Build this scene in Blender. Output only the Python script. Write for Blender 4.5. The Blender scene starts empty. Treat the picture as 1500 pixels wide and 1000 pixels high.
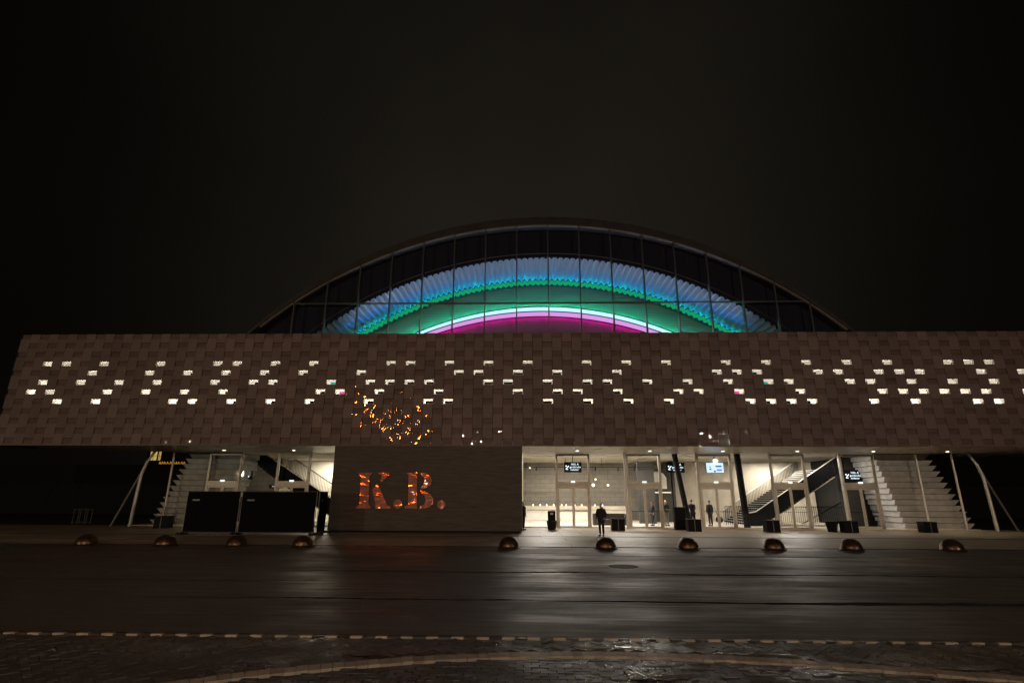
import bpy, bmesh, math, random
from mathutils import Vector, Matrix
random.seed(7)
S = bpy.context.scene
COL = S.collection
# ---------------------------------------------------------------- camera
CAM_Z = 2.05
PITCH, YAW, ROLL = 0.284143, 0.0255538, 0.0040393
cd = bpy.data.cameras.new('camera'); cam = bpy.data.objects.new('camera', cd); COL.objects.link(cam)
cd.sensor_width = 36.0; cd.lens = 36.0*775.3/1500.0; cd.clip_end = 3000
_f = Vector((0, math.cos(PITCH), math.sin(PITCH))); _u = Vector((0, -math.sin(PITCH), math.cos(PITCH))); _r = Vector((1, 0, 0))
_c, _s = math.cos(ROLL), math.sin(ROLL)
_r2 = _c*_r + _s*_u; _u2 = -_s*_r + _c*_u
_Z = Matrix.Rotation(YAW, 3, 'Z')
_r2, _u2, _b = _Z @ _r2, _Z @ _u2, -(_Z @ _f)
M = Matrix(((_r2.x, _u2.x, _b.x, 0), (_r2.y, _u2.y, _b.y, 0), (_r2.z, _u2.z, _b.z, CAM_Z), (0, 0, 0, 1)))
cam.matrix_world = M
S.camera = cam
# ---------------------------------------------------------------- view
S.view_settings.view_transform = 'Standard'; S.view_settings.look = 'None'
S.view_settings.exposure = 0.0; S.view_settings.gamma = 1.0
S.render.engine = 'CYCLES'
S.cycles.use_denoising = True
S.cycles.use_adaptive_sampling = False
S.cycles.sample_clamp_indirect = 4.0
S.cycles.max_bounces = 8; S.cycles.transparent_max_bounces = 12
S.cycles.caustics_reflective = False; S.cycles.caustics_refractive = False
# ---------------------------------------------------------------- world: night sky with city glow
W = bpy.data.worlds.new('World'); S.world = W; W.use_nodes = True
wn, wl = W.node_tree.nodes, W.node_tree.links
wn.clear()
wo = wn.new('ShaderNodeOutputWorld'); wb = wn.new('ShaderNodeBackground')
tc = wn.new('ShaderNodeTexCoord')
sep = wn.new('ShaderNodeSeparateXYZ'); wl.new(tc.outputs['Generated'], sep.inputs[0])
rz = wn.new('ShaderNodeMapRange'); rz.inputs[1].default_value = -0.02; rz.inputs[2].default_value = 0.9; rz.inputs[3].default_value = 1.0; rz.inputs[4].default_value = 0.5
wl.new(sep.outputs[2], rz.inputs[0])
nz = wn.new('ShaderNodeTexNoise'); nz.inputs['Scale'].default_value = 1.6; nz.inputs['Detail'].default_value = 3.0; nz.inputs['Roughness'].default_value = 0.45
wl.new(tc.outputs['Generated'], nz.inputs['Vector'])
nr = wn.new('ShaderNodeMapRange'); nr.inputs[1].default_value = 0.3; nr.inputs[2].default_value = 0.7; nr.inputs[3].default_value = 0.66; nr.inputs[4].default_value = 1.28
wl.new(nz.outputs['Fac'], nr.inputs[0])
# the town's glow on the clouds stands over the hall (+Y)
ab = wn.new('ShaderNodeMath'); ab.operation = 'ABSOLUTE'; wl.new(sep.outputs[0], ab.inputs[0])
gx = wn.new('ShaderNodeMapRange'); gx.interpolation_type = 'SMOOTHSTEP'; gx.inputs[1].default_value = 0.12; gx.inputs[2].default_value = 0.75; gx.inputs[3].default_value = 1.0; gx.inputs[4].default_value = 0.16
wl.new(ab.outputs[0], gx.inputs[0])
m1 = wn.new('ShaderNodeMath'); m1.operation = 'MULTIPLY'; wl.new(rz.outputs[0], m1.inputs[0]); wl.new(nr.outputs[0], m1.inputs[1])
m2 = wn.new('ShaderNodeMath'); m2.operation = 'MULTIPLY'; wl.new(m1.outputs[0], m2.inputs[0]); wl.new(gx.outputs[0], m2.inputs[1])
wb.inputs['Color'].default_value = (0.0140, 0.0117, 0.0085, 1)
wl.new(m2.outputs[0], wb.inputs['Strength']); wl.new(wb.outputs[0], wo.inputs[0])

# ---------------------------------------------------------------- materials
MATS = {}
def newmat(name):
    m = bpy.data.materials.new(name); m.use_nodes = True; MATS[name] = m
    return m, m.node_tree.nodes, m.node_tree.links
def P(name, col, rough=0.6, metal=0.0, noise=None, bump=None, coat=0.0, spec=0.5):
    m, n, l = newmat(name); b = n['Principled BSDF']
    b.inputs['Base Color'].default_value = (*col, 1); b.inputs['Roughness'].default_value = rough
    b.inputs['Metallic'].default_value = metal; b.inputs['Coat Weight'].default_value = coat
    b.inputs['Specular IOR Level'].default_value = spec
    if noise or bump: g = n.new('ShaderNodeNewGeometry')
    if noise:                                  # (scale, amount)
        t = n.new('ShaderNodeTexNoise'); t.inputs['Scale'].default_value = noise[0]; t.inputs['Detail'].default_value = 5; l.new(g.outputs['Position'], t.inputs['Vector'])
        r = n.new('ShaderNodeMapRange'); r.inputs[1].default_value = .3; r.inputs[2].default_value = .7; r.inputs[3].default_value = 1-noise[1]; r.inputs[4].default_value = 1+noise[1]; l.new(t.outputs['Fac'], r.inputs[0])
        mx = n.new('ShaderNodeVectorMath'); mx.operation = 'SCALE'; mx.inputs[0].default_value = col; l.new(r.outputs[0], mx.inputs['Scale']); l.new(mx.outputs[0], b.inputs['Base Color'])
        rr = n.new('ShaderNodeMapRange'); rr.inputs[3].default_value = max(.03, rough-.1); rr.inputs[4].default_value = min(1, rough+.1); l.new(t.outputs['Fac'], rr.inputs[0]); l.new(rr.outputs[0], b.inputs['Roughness'])
    if bump:                                   # (scale, distance)
        t = n.new('ShaderNodeTexNoise'); t.inputs['Scale'].default_value = bump[0]; t.inputs['Detail'].default_value = 4; l.new(g.outputs['Position'], t.inputs['Vector'])
        bp = n.new('ShaderNodeBump'); bp.inputs['Distance'].default_value = bump[1]; l.new(t.outputs['Fac'], bp.inputs['Height']); l.new(bp.outputs[0], b.inputs['Normal'])
    return m
def E(name, col, strength):
    m, n, l = newmat(name); b = n['Principled BSDF']
    b.inputs['Base Color'].default_value = (0.02, 0.02, 0.02, 1)
    b.inputs['Emission Color'].default_value = (*col, 1); b.inputs['Emission Strength'].default_value = strength
    return m
def glass(name, tint=(.93, .95, .94), k=1.0):
    m, n, l = newmat(name); n.clear()
    o = n.new('ShaderNodeOutputMaterial'); mx = n.new('ShaderNodeMixShader'); t = n.new('ShaderNodeBsdfTransparent'); g = n.new('ShaderNodeBsdfGlossy')
    f = n.new('ShaderNodeFresnel'); f.inputs[0].default_value = 1.45
    mu = n.new('ShaderNodeMath'); mu.operation = 'MULTIPLY'; mu.inputs[1].default_value = k; l.new(f.outputs[0], mu.inputs[0])
    t.inputs[0].default_value = (*tint, 1); g.inputs[1].default_value = 0.02
    l.new(mu.outputs[0], mx.inputs[0]); l.new(t.outputs[0], mx.inputs[1]); l.new(g.outputs[0], mx.inputs[2]); l.new(mx.outputs[0], o.inputs[0])
    return m
black = P('black_paint', (.005, .005, .006), .6, spec=.15)
dark = P('dark_grey_paint', (.014, .014, .015), .65, spec=.2)
steel = P('brushed_steel', (.50, .47, .42), .42, .55, noise=(3, .12))
frame_m = P('pale_aluminium', (.46, .42, .36), .45, .3, noise=(4, .12))
white = P('white_plaster', (.70, .67, .60), .75, noise=(1.5, .06))
tan = P('tan_plaster', (.50, .45, .36), .8, noise=(1.8, .12))
concrete = P('grey_concrete', (.44, .43, .41), .8, noise=(2.5, .18), bump=(14, .01))
darkwall = P('dark_foyer_wall', (.035, .032, .028), .7, noise=(2, .2))
floor_m = P('pale_terrazzo', (.62, .58, .50), .28, noise=(9, .08))
mullion_m = P('mullion_metal', (.22, .22, .23), .32, .8)
glass_m = glass('clear_glass')
gable_glass = glass('gable_glass', (.90, .92, .95), .8)
dark_bulk = P('black_ceiling_felt', (.020, .021, .034), .8, spec=.2)
roof_m = P('roof_edge_zinc', (.055, .052, .046), .5, .4, noise=(1.2, .2))
rim_m = P('roof_rim_trim', (.30, .27, .23), .5, .2)

def led(name, c, s): return E(name, c, s)
M_GREEN = led('green_led', (.0, 1.0, .40), 135.0)
M_BLUE = led('blue_led', (.0, .36, 1.0), 26.0)
M_ZIG = led('green_edge_glow', (.004, .36, .10), .95)
M_CYAN = led('white_cyan_led_band', (.55, 1.0, 1.0), 1.25)
M_LAV = led('lavender_led_band', (.95, .42, 1.0), .85)
M_MAG = led('magenta_led', (1.0, .0, .42), 27.0)
M_DOWN = led('downlight_lens', (1.0, .82, .58), 12.0)
M_TXT = led('screen_white', (.75, .9, 1.0), 1.8)
M_SENSOR = led('sensor_white', (.95, 1.0, .95), 1.3)
M_GLOBE = led('warm_globe', (1.0, .80, .52), 3.0)
M_NEON = led('orange_neon', (1.0, .38, .03), .7)
M_WINY = led('lit_window_yellow', (1.0, .68, .2), .5)

# facade tiles: glazed brown, each tile face gently hammered
def tile_mat(name, col, coat=1.0):
    m, n, l = newmat(name); b = n['Principled BSDF']
    g = n.new('ShaderNodeNewGeometry'); s = n.new('ShaderNodeSeparateXYZ'); l.new(g.outputs['Position'], s.inputs[0])
    def mth(op, a, c=None, d=None):
        k = n.new('ShaderNodeMath'); k.operation = op
        for i, v in enumerate((a, c, d)):
            if v is None: continue
            if isinstance(v, (int, float)): k.inputs[i].default_value = v
            else: l.new(v, k.inputs[i])
        return k.outputs[0]
    ux = mth('DIVIDE', mth('SUBTRACT', s.outputs[0], .78-.3075), .615)
    ci = mth('FLOOR', ux); fu = mth('FRACT', ux)
    par = mth('MULTIPLY', mth('FLOORED_MODULO', ci, 2.0), .5)
    uz = mth('ADD', mth('DIVIDE', mth('SUBTRACT', s.outputs[2], 10.06), 1.21), mth('ADD', par, 0.5))
    ri = mth('FLOOR', uz); fv = mth('FRACT', uz)
    cb = n.new('ShaderNodeCombineXYZ'); l.new(ci, cb.inputs[0]); l.new(ri, cb.inputs[1])
    wnz = n.new('ShaderNodeTexWhiteNoise'); wnz.noise_dimensions = '2D'; l.new(cb.outputs[0], wnz.inputs['Vector'])
    # colour: tile to tile variation and slow weathering
    big = n.new('ShaderNodeTexNoise'); big.inputs['Scale'].default_value = .35; big.inputs['Detail'].default_value = 3; l.new(g.outputs['Position'], big.inputs['Vector'])
    fine = n.new('ShaderNodeTexNoise'); fine.inputs['Scale'].default_value = 7; fine.inputs['Detail'].default_value = 6; l.new(g.outputs['Position'], fine.inputs['Vector'])
    v = mth('ADD', mth('MULTIPLY', wnz.outputs['Value'], .34), mth('ADD', mth('MULTIPLY', big.outputs['Fac'], .5), mth('MULTIPLY', fine.outputs['Fac'], .45)))
    v = mth('ADD', v, .35)
    sc = n.new('ShaderNodeVectorMath'); sc.operation = 'SCALE'; sc.inputs[0].default_value = col; l.new(v, sc.inputs['Scale']); l.new(sc.outputs[0], b.inputs['Base Color'])
    b.inputs['Roughness'].default_value = .55
    b.inputs['Specular IOR Level'].default_value = .25
    b.inputs['Coat Weight'].default_value = coat; b.inputs['Coat Roughness'].default_value = .015
    # hammered relief, nearly the same on every tile (they come from one press)
    vv = mth('MULTIPLY', fv, 1.9)
    c3 = n.new('ShaderNodeCombineXYZ'); l.new(mth('SUBTRACT', fu, mth('MULTIPLY', vv, .8)), c3.inputs[0]); l.new(mth('MULTIPLY', mth('ADD', fu, vv), .45), c3.inputs[1]); l.new(mth('MULTIPLY', wnz.outputs['Value'], .1), c3.inputs[2])
    hn = n.new('ShaderNodeTexNoise'); hn.inputs['Scale'].default_value = 1.5; hn.inputs['Detail'].default_value = .2; hn.inputs['Distortion'].default_value = .3; l.new(c3.outputs[0], hn.inputs['Vector'])
    bp = n.new('ShaderNodeBump'); bp.inputs['Distance'].default_value = .033; bp.inputs['Strength'].default_value = 1.0; l.new(hn.outputs['Fac'], bp.inputs['Height'])
    l.new(bp.outputs[0], b.inputs['Coat Normal'])
    return m
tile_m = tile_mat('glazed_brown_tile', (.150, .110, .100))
slot_m = tile_mat('recess_shaded_tile', (.112, .071, .060), .3)  # darker base colour carries the shade of the recess

# wooden/metal clad box of the sign
def box_mat():
    m, n, l = newmat('dark_ribbed_cladding'); b = n['Principled BSDF']
    g = n.new('ShaderNodeNewGeometry'); mp = n.new('ShaderNodeVectorMath'); mp.operation = 'MULTIPLY'; mp.inputs[1].default_value = (.8, .8, 9)
    l.new(g.outputs['Position'], mp.inputs[0])
    t = n.new('ShaderNodeTexNoise'); t.inputs['Scale'].default_value = 1.5; t.inputs['Detail'].default_value = 6; l.new(mp.outputs[0], t.inputs['Vector'])
    r = n.new('ShaderNodeValToRGB'); r.color_ramp.elements[0].position = .3; r.color_ramp.elements[0].color = (.024, .017, .013, 1); r.color_ramp.elements[1].position = .75; r.color_ramp.elements[1].color = (.066, .049, .038, 1)
    l.new(t.outputs['Fac'], r.inputs[0]); l.new(r.outputs[0], b.inputs['Base Color'])
    b.inputs['Roughness'].default_value = .6
    bp = n.new('ShaderNodeBump'); bp.inputs['Distance'].default_value = .01; l.new(t.outputs['Fac'], bp.inputs['Height']); l.new(bp.outputs[0], b.inputs['Normal'])
    return m
clad_m = box_mat()
# slatted wall inside the hall
def slat_mat():
    m, n, l = newmat('grey_slatted_wall'); b = n['Principled BSDF']
    g = n.new('ShaderNodeNewGeometry'); s = n.new('ShaderNodeSeparateXYZ'); l.new(g.outputs['Position'], s.inputs[0])
    d = n.new('ShaderNodeMath'); d.operation = 'FRACT'; q = n.new('ShaderNodeMath'); q.operation = 'DIVIDE'; q.inputs[1].default_value = .17; l.new(s.outputs[2], q.inputs[0]); l.new(q.outputs[0], d.inputs[0])
    r = n.new('ShaderNodeValToRGB'); r.color_ramp.elements[0].position = .12; r.color_ramp.elements[0].color = (.09, .09, .10, 1); r.color_ramp.elements[1].position = .3; r.color_ramp.elements[1].color = (.21, .21, .22, 1)
    l.new(d.outputs[0], r.inputs[0]); l.new(r.outputs[0], b.inputs['Base Color']); b.inputs['Roughness'].default_value = .6
    return m
slat_m = slat_mat()
vault_m = P('perforated_white_ceiling', (.42, .45, .50), .38, noise=(3, .1))

# wet asphalt / paving
def asphalt_mat():
    m, n, l = newmat('wet_asphalt'); b = n['Principled BSDF']
    g = n.new('ShaderNodeNewGeometry')
    st = n.new('ShaderNodeVectorMath'); st.operation = 'MULTIPLY'; st.inputs[1].default_value = (.12, .9, 1); l.new(g.outputs['Position'], st.inputs[0])
    a = n.new('ShaderNodeTexNoise'); a.inputs['Scale'].default_value = .9; a.inputs['Detail'].default_value = 6; a.inputs['Roughness'].default_value = .6; l.new(st.outputs[0], a.inputs['Vector'])
    f = n.new('ShaderNodeTexNoise'); f.inputs['Scale'].default_value = 60; f.inputs['Detail'].default_value = 4; l.new(g.outputs['Position'], f.inputs['Vector'])
    c = n.new('ShaderNodeTexNoise'); c.inputs['Scale'].default_value = .35; c.inputs['Detail'].default_value = 4; l.new(g.outputs['Position'], c.inputs['Vector'])
    r = n.new('ShaderNodeValToRGB'); r.color_ramp.elements[0].position = .3; r.color_ramp.elements[0].color = (.016, .012, .009, 1); r.color_ramp.elements[1].position = .8; r.color_ramp.elements[1].color = (.058, .045, .034, 1)
    mx = n.new('ShaderNodeMath'); mx.operation = 'MULTIPLY_ADD'; mx.inputs[1].default_value = .5; mx.inputs[2].default_value = .0
    ad = n.new('ShaderNodeMath'); ad.operation = 'ADD'; l.new(f.outputs['Fac'], mx.inputs[0]); l.new(mx.outputs[0], ad.inputs[0])
    hf = n.new('ShaderNodeMath'); hf.operation = 'MULTIPLY'; hf.inputs[1].default_value = .55; l.new(a.outputs['Fac'], hf.inputs[0]); l.new(hf.outputs[0], ad.inputs[1])
    l.new(ad.outputs[0], r.inputs[0]); l.new(r.outputs[0], b.inputs['Base Color'])
    rr = n.new('ShaderNodeMapRange'); rr.inputs[1].default_value = .35; rr.inputs[2].default_value = .68; rr.inputs[3].default_value = .24; rr.inputs[4].default_value = .66
    av = n.new('ShaderNodeMath'); av.operation = 'MULTIPLY_ADD'; av.inputs[1].default_value = .5; l.new(c.outputs['Fac'], av.inputs[0]); l.new(hf.outputs[0], av.inputs[2]); l.new(av.outputs[0], rr.inputs[0]); l.new(rr.outputs[0], b.inputs['Roughness'])
    b.inputs['Specular IOR Level'].default_value = .5
    bp = n.new('ShaderNodeBump'); bp.inputs['Distance'].default_value = .006; l.new(f.outputs['Fac'], bp.inputs['Height'])
    bp2 = n.new('ShaderNodeBump'); bp2.inputs['Distance'].default_value = .03; bp2.inputs['Strength'].default_value = .6; l.new(a.outputs['Fac'], bp2.inputs['Height']); l.new(bp.outputs[0], bp2.inputs['Normal'])
    s3 = n.new('ShaderNodeVectorMath'); s3.operation = 'MULTIPLY'; s3.inputs[1].default_value = (.5, 5, 1); l.new(g.outputs['Position'], s3.inputs[0])
    t3 = n.new('ShaderNodeTexNoise'); t3.inputs['Scale'].default_value = 1.0; t3.inputs['Detail'].default_value = 7; t3.inputs['Roughness'].default_value = .65; l.new(s3.outputs[0], t3.inputs['Vector'])
    k3 = n.new('ShaderNodeMapRange'); k3.inputs[1].default_value = .35; k3.inputs[2].default_value = .65; k3.inputs[3].default_value = -.08; k3.inputs[4].default_value = .12; l.new(t3.outputs['Fac'], k3.inputs[0])
    s4 = n.new('ShaderNodeMath'); s4.operation = 'ADD'; l.new(rr.outputs[0], s4.inputs[0]); l.new(k3.outputs[0], s4.inputs[1]); l.new(s4.outputs[0], b.inputs['Roughness'])
    l.new(bp2.outputs[0], b.inputs['Normal'])
    return m
asphalt_m = asphalt_mat()
def paver_mat(name, c0, c1, rmin, rmax, puddle=True):
    m, n, l = newmat(name); b = n['Principled BSDF']
    g = n.new('ShaderNodeNewGeometry'); oi = n.new('ShaderNodeObjectInfo')
    a = n.new('ShaderNodeTexNoise'); a.inputs['Scale'].default_value = 5; a.inputs['Detail'].default_value = 6; l.new(g.outputs['Position'], a.inputs['Vector'])
    r = n.new('ShaderNodeValToRGB'); r.color_ramp.elements[0].position = .3; r.color_ramp.elements[0].color = (*c0, 1); r.color_ramp.elements[1].position = .75; r.color_ramp.elements[1].color = (*c1, 1)
    ad = n.new('ShaderNodeMath'); ad.operation = 'MULTIPLY_ADD'; ad.inputs[1].default_value = .35; l.new(oi.outputs['Random'], ad.inputs[0])
    hf = n.new('ShaderNodeMath'); hf.operation = 'MULTIPLY'; hf.inputs[1].default_value = .7; l.new(a.outputs['Fac'], hf.inputs[0]); l.new(hf.outputs[0], ad.inputs[2])
    l.new(ad.outputs[0], r.inputs[0]); l.new(r.outputs[0], b.inputs['Base Color'])
    w = n.new('ShaderNodeTexNoise'); w.inputs['Scale'].default_value = .9; w.inputs['Detail'].default_value = 5; l.new(g.outputs['Position'], w.inputs['Vector'])
    rr = n.new('ShaderNodeMapRange'); rr.inputs[1].default_value = .42; rr.inputs[2].default_value = .6; rr.inputs[3].default_value = rmin; rr.inputs[4].default_value = rmax; l.new(w.outputs['Fac'], rr.inputs[0]); l.new(rr.outputs[0], b.inputs['Roughness'])
    f = n.new('ShaderNodeTexNoise'); f.inputs['Scale'].default_value = 45; f.inputs['Detail'].default_value = 3; l.new(g.outputs['Position'], f.inputs['Vector'])
    bp = n.new('ShaderNodeBump'); bp.inputs['Distance'].default_value = .006; l.new(f.outputs['Fac'], bp.inputs['Height']); l.new(bp.outputs[0], b.inputs['Normal'])
    return m
brick_m = paver_mat('wet_dark_paver', (.010, .008, .007), (.034, .026, .021), .16, .55)
sett_m = paver_mat('pale_kerb_sett', (.11, .09, .068), (.20, .168, .125), .4, .65)
dash_m = paver_mat('pale_marking_stone', (.15, .13, .10), (.26, .22, .17), .4, .65)
joint_m = P('wet_joint_sand', (.012, .010, .009), .5, noise=(8, .3))
puddle_m = P('rain_puddle', (.01, .01, .01), .03, bump=(14, .006))
plaza_m = P('plaza_slabs_concrete', (.24, .20, .15), .45, noise=(1.1, .25), bump=(30, .004))
bronze_m = P('polished_bronze', (.10, .062, .04), .34, .85, noise=(9, .25), bump=(6, .02))
copper_m = None
def letter_mat():
    m, n, l = newmat('mirrored_copper'); b = n['Principled BSDF']
    b.inputs['Base Color'].default_value = (.88, .40, .30, 1); b.inputs['Metallic'].default_value = .68; b.inputs['Roughness'].default_value = .12
    g = n.new('ShaderNodeNewGeometry'); t = n.new('ShaderNodeTexNoise'); t.inputs['Scale'].default_value = 1.2; t.inputs['Detail'].default_value = 1.5; t.inputs['Distortion'].default_value = .8
    mp = n.new('ShaderNodeVectorMath'); mp.operation = 'MULTIPLY'; mp.inputs[1].default_value = (.7, 1, 1.5); l.new(g.outputs['Position'], mp.inputs[0]); l.new(mp.outputs[0], t.inputs['Vector'])
    bp = n.new('ShaderNodeBump'); bp.inputs['Distance'].default_value = .12; l.new(t.outputs['Fac'], bp.inputs['Height']); l.new(bp.outputs[0], b.inputs['Normal'])
    return m
copper_m = letter_mat()
def soffit_mat():
    m = P('satin_soffit_metal', (.62, .56, .46), .3, .1, noise=(1.2, .1)); return m
soffit_m = soffit_mat()
tarp_m = P('dark_fence_tarp', (.004, .0035, .005), .8, bump=(2, .05), spec=.08)
galv_m = P('galvanised_tube', (.16, .155, .145), .5, .6)

# ---------------------------------------------------------------- mesh helpers
class MB:
    def __init__(s): s.v = []; s.f = []
    def quad(s, a, b, c, d):
        i = len(s.v); s.v += [a, b, c, d]; s.f.append((i, i+1, i+2, i+3))
    def box(s, x0, x1, y0, y1, z0, z1):
        i = len(s.v)
        s.v += [(x0, y0, z0), (x1, y0, z0), (x1, y1, z0), (x0, y1, z0), (x0, y0, z1), (x1, y0, z1), (x1, y1, z1), (x0, y1, z1)]
        s.f += [(i, i+3, i+2, i+1), (i+4, i+5, i+6, i+7), (i, i+1, i+5, i+4), (i+1, i+2, i+6, i+5), (i+2, i+3, i+7, i+6), (i+3, i, i+4, i+7)]
        return s
    def tube(s, pts, r, n=10, cap=True):
        pts = [Vector(p) for p in pts]; rs = r if isinstance(r, (list, tuple)) else [r]*len(pts)
        base = len(s.v)
        for k, p in enumerate(pts):
            t = (pts[min(k+1, len(pts)-1)]-pts[max(k-1, 0)]).normalized()
            up = Vector((0, 0, 1)) if abs(t.z) < .9 else Vector((0, 1, 0))
            a = t.cross(up).normalized(); b = t.cross(a)
            for j in range(n):
                w = 2*math.pi*j/n; q = p + rs[k]*(math.cos(w)*a + math.sin(w)*b); s.v.append(tuple(q))
        for k in range(len(pts)-1):
            for j in range(n):
                s.f.append((base+k*n+j, base+k*n+(j+1) % n, base+(k+1)*n+(j+1) % n, base+(k+1)*n+j))
        if cap:
            s.f.append(tuple(base+j for j in range(n))[::-1]); s.f.append(tuple(base+(len(pts)-1)*n+j for j in range(n)))
        return s
    def prism(s, poly, y0, y1):            # polygon in XZ extruded along Y
        n = len(poly); i = len(s.v)
        s.v += [(x, y0, z) for x, z in poly] + [(x, y1, z) for x, z in poly]
        s.f.append(tuple(range(i, i+n))); s.f.append(tuple(range(i+2*n-1, i+n-1, -1)))
        for k in range(n): s.f.append((i+k, i+(k+1) % n, i+n+(k+1) % n, i+n+k)[::-1])
        return s
    def lathe(s, prof, n=24, cx=0, cy=0):
        b = len(s.v)
        for r, z in prof:
            for j in range(n):
                w = 2*math.pi*j/n; s.v.append((cx+r*math.cos(w), cy+r*math.sin(w), z))
        for k in range(len(prof)-1):
            for j in range(n): s.f.append((b+k*n+j, b+k*n+(j+1) % n, b+(k+1)*n+(j+1) % n, b+(k+1)*n+j))
        s.f.append(tuple(b+j for j in range(n))[::-1]); s.f.append(tuple(b+(len(prof)-1)*n+j for j in range(n)))
        return s
    def mesh(s, name, mat, off=(0, 0, 0), smooth=False):
        me = bpy.data.meshes.new(name)
        me.from_pydata([(v[0]-off[0], v[1]-off[1], v[2]-off[2]) for v in s.v], [], s.f); me.materials.append(mat)
        bm = bmesh.new(); bm.from_mesh(me); bmesh.ops.recalc_face_normals(bm, faces=bm.faces); bm.to_mesh(me); bm.free()
        if smooth:
            for p in me.polygons: p.use_smooth = True
        return me
def link(name, me, parent=None, loc=(0, 0, 0), kind=None):
    o = bpy.data.objects.new(name, me); COL.objects.link(o); o.location = loc
    if parent is not None: o.parent = parent
    if kind: o['kind'] = kind
    return o
def root_of(o):
    while o.parent is not None: o = o.parent
    return o
def part(name, mb, mat, parent, smooth=False, kind=None):
    """world-coordinate builder: verts in metres of the place; parts keep a local offset of zero"""
    off = root_of(parent).location
    return link(name, mb.mesh(name, mat, off, smooth), parent, kind=kind)
def thing(name, label, cat, loc=(0, 0, 0), group=None):
    o = bpy.data.objects.new(name, None); COL.objects.link(o); o.location = loc; o.empty_display_size = .2
    o['label'] = label; o['category'] = cat
    if group: o['group'] = group
    return o
def struct(name, mb, mat, smooth=False):
    return link(name, mb.mesh(name, mat, (0, 0, 0), smooth), kind='structure')
def tag(o, label, cat, group=None):
    o['label'] = label; o['category'] = cat
    if group: o['group'] = group
    return o
def area_light(name, loc, sx, sy, power, col, parent=None, rot=(0, 0, 0), spread=None):
    ld = bpy.data.lights.new(name, 'AREA'); ld.shape = 'RECTANGLE'; ld.size = sx; ld.size_y = sy; ld.energy = power; ld.color = col
    if spread: ld.spread = math.radians(spread)
    o = bpy.data.objects.new(name, ld); COL.objects.link(o); o.location = loc; o.rotation_euler = rot
    if parent is not None:
        o.parent = parent; o.location = Vector(loc)-root_of(parent).location
    return o

# ================================================================ GROUND
PY0, PY1 = 9.04, 23.9            # asphalt roadway in front of the plaza
g = MB(); g.quad((-900, -900, -.03), (900, -900, -.03), (900, 900, -.03), (-900, 900, -.03)); struct('ground', g, joint_m)
a = MB(); a.quad((-120, PY0, 0), (120, PY0, 0), (120, PY1, 0), (-120, PY1, 0)); road = struct('asphalt_road', a, asphalt_m)
# plaza: slabs up to the doors
pl = MB(); pl.quad((-120, PY1, -.012), (120, PY1, -.012), (120, 60, -.012), (-120, 60, -.012)); plaza = struct('plaza_pavement', pl, joint_m)
sl = MB(); ys = [PY1+.02]
while ys[-1] < 38.0: ys.append(ys[-1]+1.62)
for j in range(len(ys)-1):
    x = -46+(j % 2)*1.2
    while x < 46:
        h = random.uniform(-.003, .003)
        sl.box(x+.008, x+2.4-.008, ys[j]+.008, ys[j+1]-.008, -.05, .006+h); x += 2.4
link('paving_slab', sl.mesh('paving_slab', plaza_m), plaza, kind='stuff')
# tar-filled seams across the road (uneven strips)
tar_m = P('matt_tar_seam', (.006, .005, .005), .85, spec=.1)
def seam(y, x0, x1, w0, w1, name='tar_seam'):
    b = MB(); n = 60; pts = []
    for i in range(n+1):
        t = i/n; x = x0+(x1-x0)*t; w = (w0+(w1-w0)*t)*(.6+.8*random.random())*min(1, 8*t, 8*(1-t)+.05); c = y+.05*math.sin(3*x*.3)+random.uniform(-.02, .02)
        pts.append((x, c-w/2, c+w/2))
    for p, q in zip(pts, pts[1:]):
        b.quad((p[0], p[1], .004), (q[0], q[1], .004), (q[0], q[2], .004), (p[0], p[2], .004))
    return link(name, b.mesh(name, tar_m), road)
seam(11.85, 0.2, 18, .12, .5); seam(11.97, -8.5, 0.4, .05, .16)
seam(16.1, -7, 2.5, .10, .22); seam(15.9, 3.0, 19, .22, .10); seam(20.5, -1, 13, .08, .2); seam(14.3, -14, -5, .05, .08)
# shallow drainage channel at the bollards and another on the plaza
for y, w, x0, x1 in ((23.9, .22, -45, 45), (29.9, .18, -45, 45)):
    b = MB(); b.box(x0, x1, y-w/2, y+w/2, -.02, .012); link('drain_channel', b.mesh('drain_channel', dark), plaza)
# manhole cover right of the middle
mh = MB().lathe([(.45, -.01), (.45, .008), (.38, .008), (.37, .004), (.01, .004)], 28, 3.0, 17.6)
link('manhole_cover', mh.mesh('manhole_cover', dark), road)

# foreground paving: herringbone strip, marking line, sett band, brick field
band = [(-12.5, 1.5), (-9.5, 3.4), (-7, 5.05), (-5.2, 6.15), (-4.07, 6.76), (-3.4, 7.15), (-2.6, 7.50), (-1.54, 7.86), (-.74, 8.04), (.1, 8.17), (.85, 8.21), (1.6, 8.2), (3.0, 8.05), (4.2, 7.80), (4.95, 7.62), (5.7, 7.42), (6.9, 7.05), (8.6, 6.4), (10.6, 5.4), (12.5, 4.2)]
def catmull(P0, n=14):
    out = []
    for i in range(len(P0)-1):
        p = [Vector(P0[max(0, i-1)]), Vector(P0[i]), Vector(P0[i+1]), Vector(P0[min(len(P0)-1, i+2)])]
        for k in range(n):
            t = k/n
            out.append(.5*((2*p[1])+(-p[0]+p[2])*t+(2*p[0]-5*p[1]+4*p[2]-p[3])*t*t+(-p[0]+3*p[1]-3*p[2]+p[3])*t**3))
    out.append(Vector(P0[-1])); return out
bc = catmull(band)
def band_y(x):
    for p, q in zip(bc, bc[1:]):
        if p.x <= x <= q.x: return p.y+(q.y-p.y)*(x-p.x)/(q.x-p.x)
    return -99
fg = MB(); fg.quad((-14, -2, -.022), (14, -2, -.022), (14, PY0, -.022), (-14, PY0, -.022))
pave = struct('brick_pavement', fg, joint_m)
far_l = MB()
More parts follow.
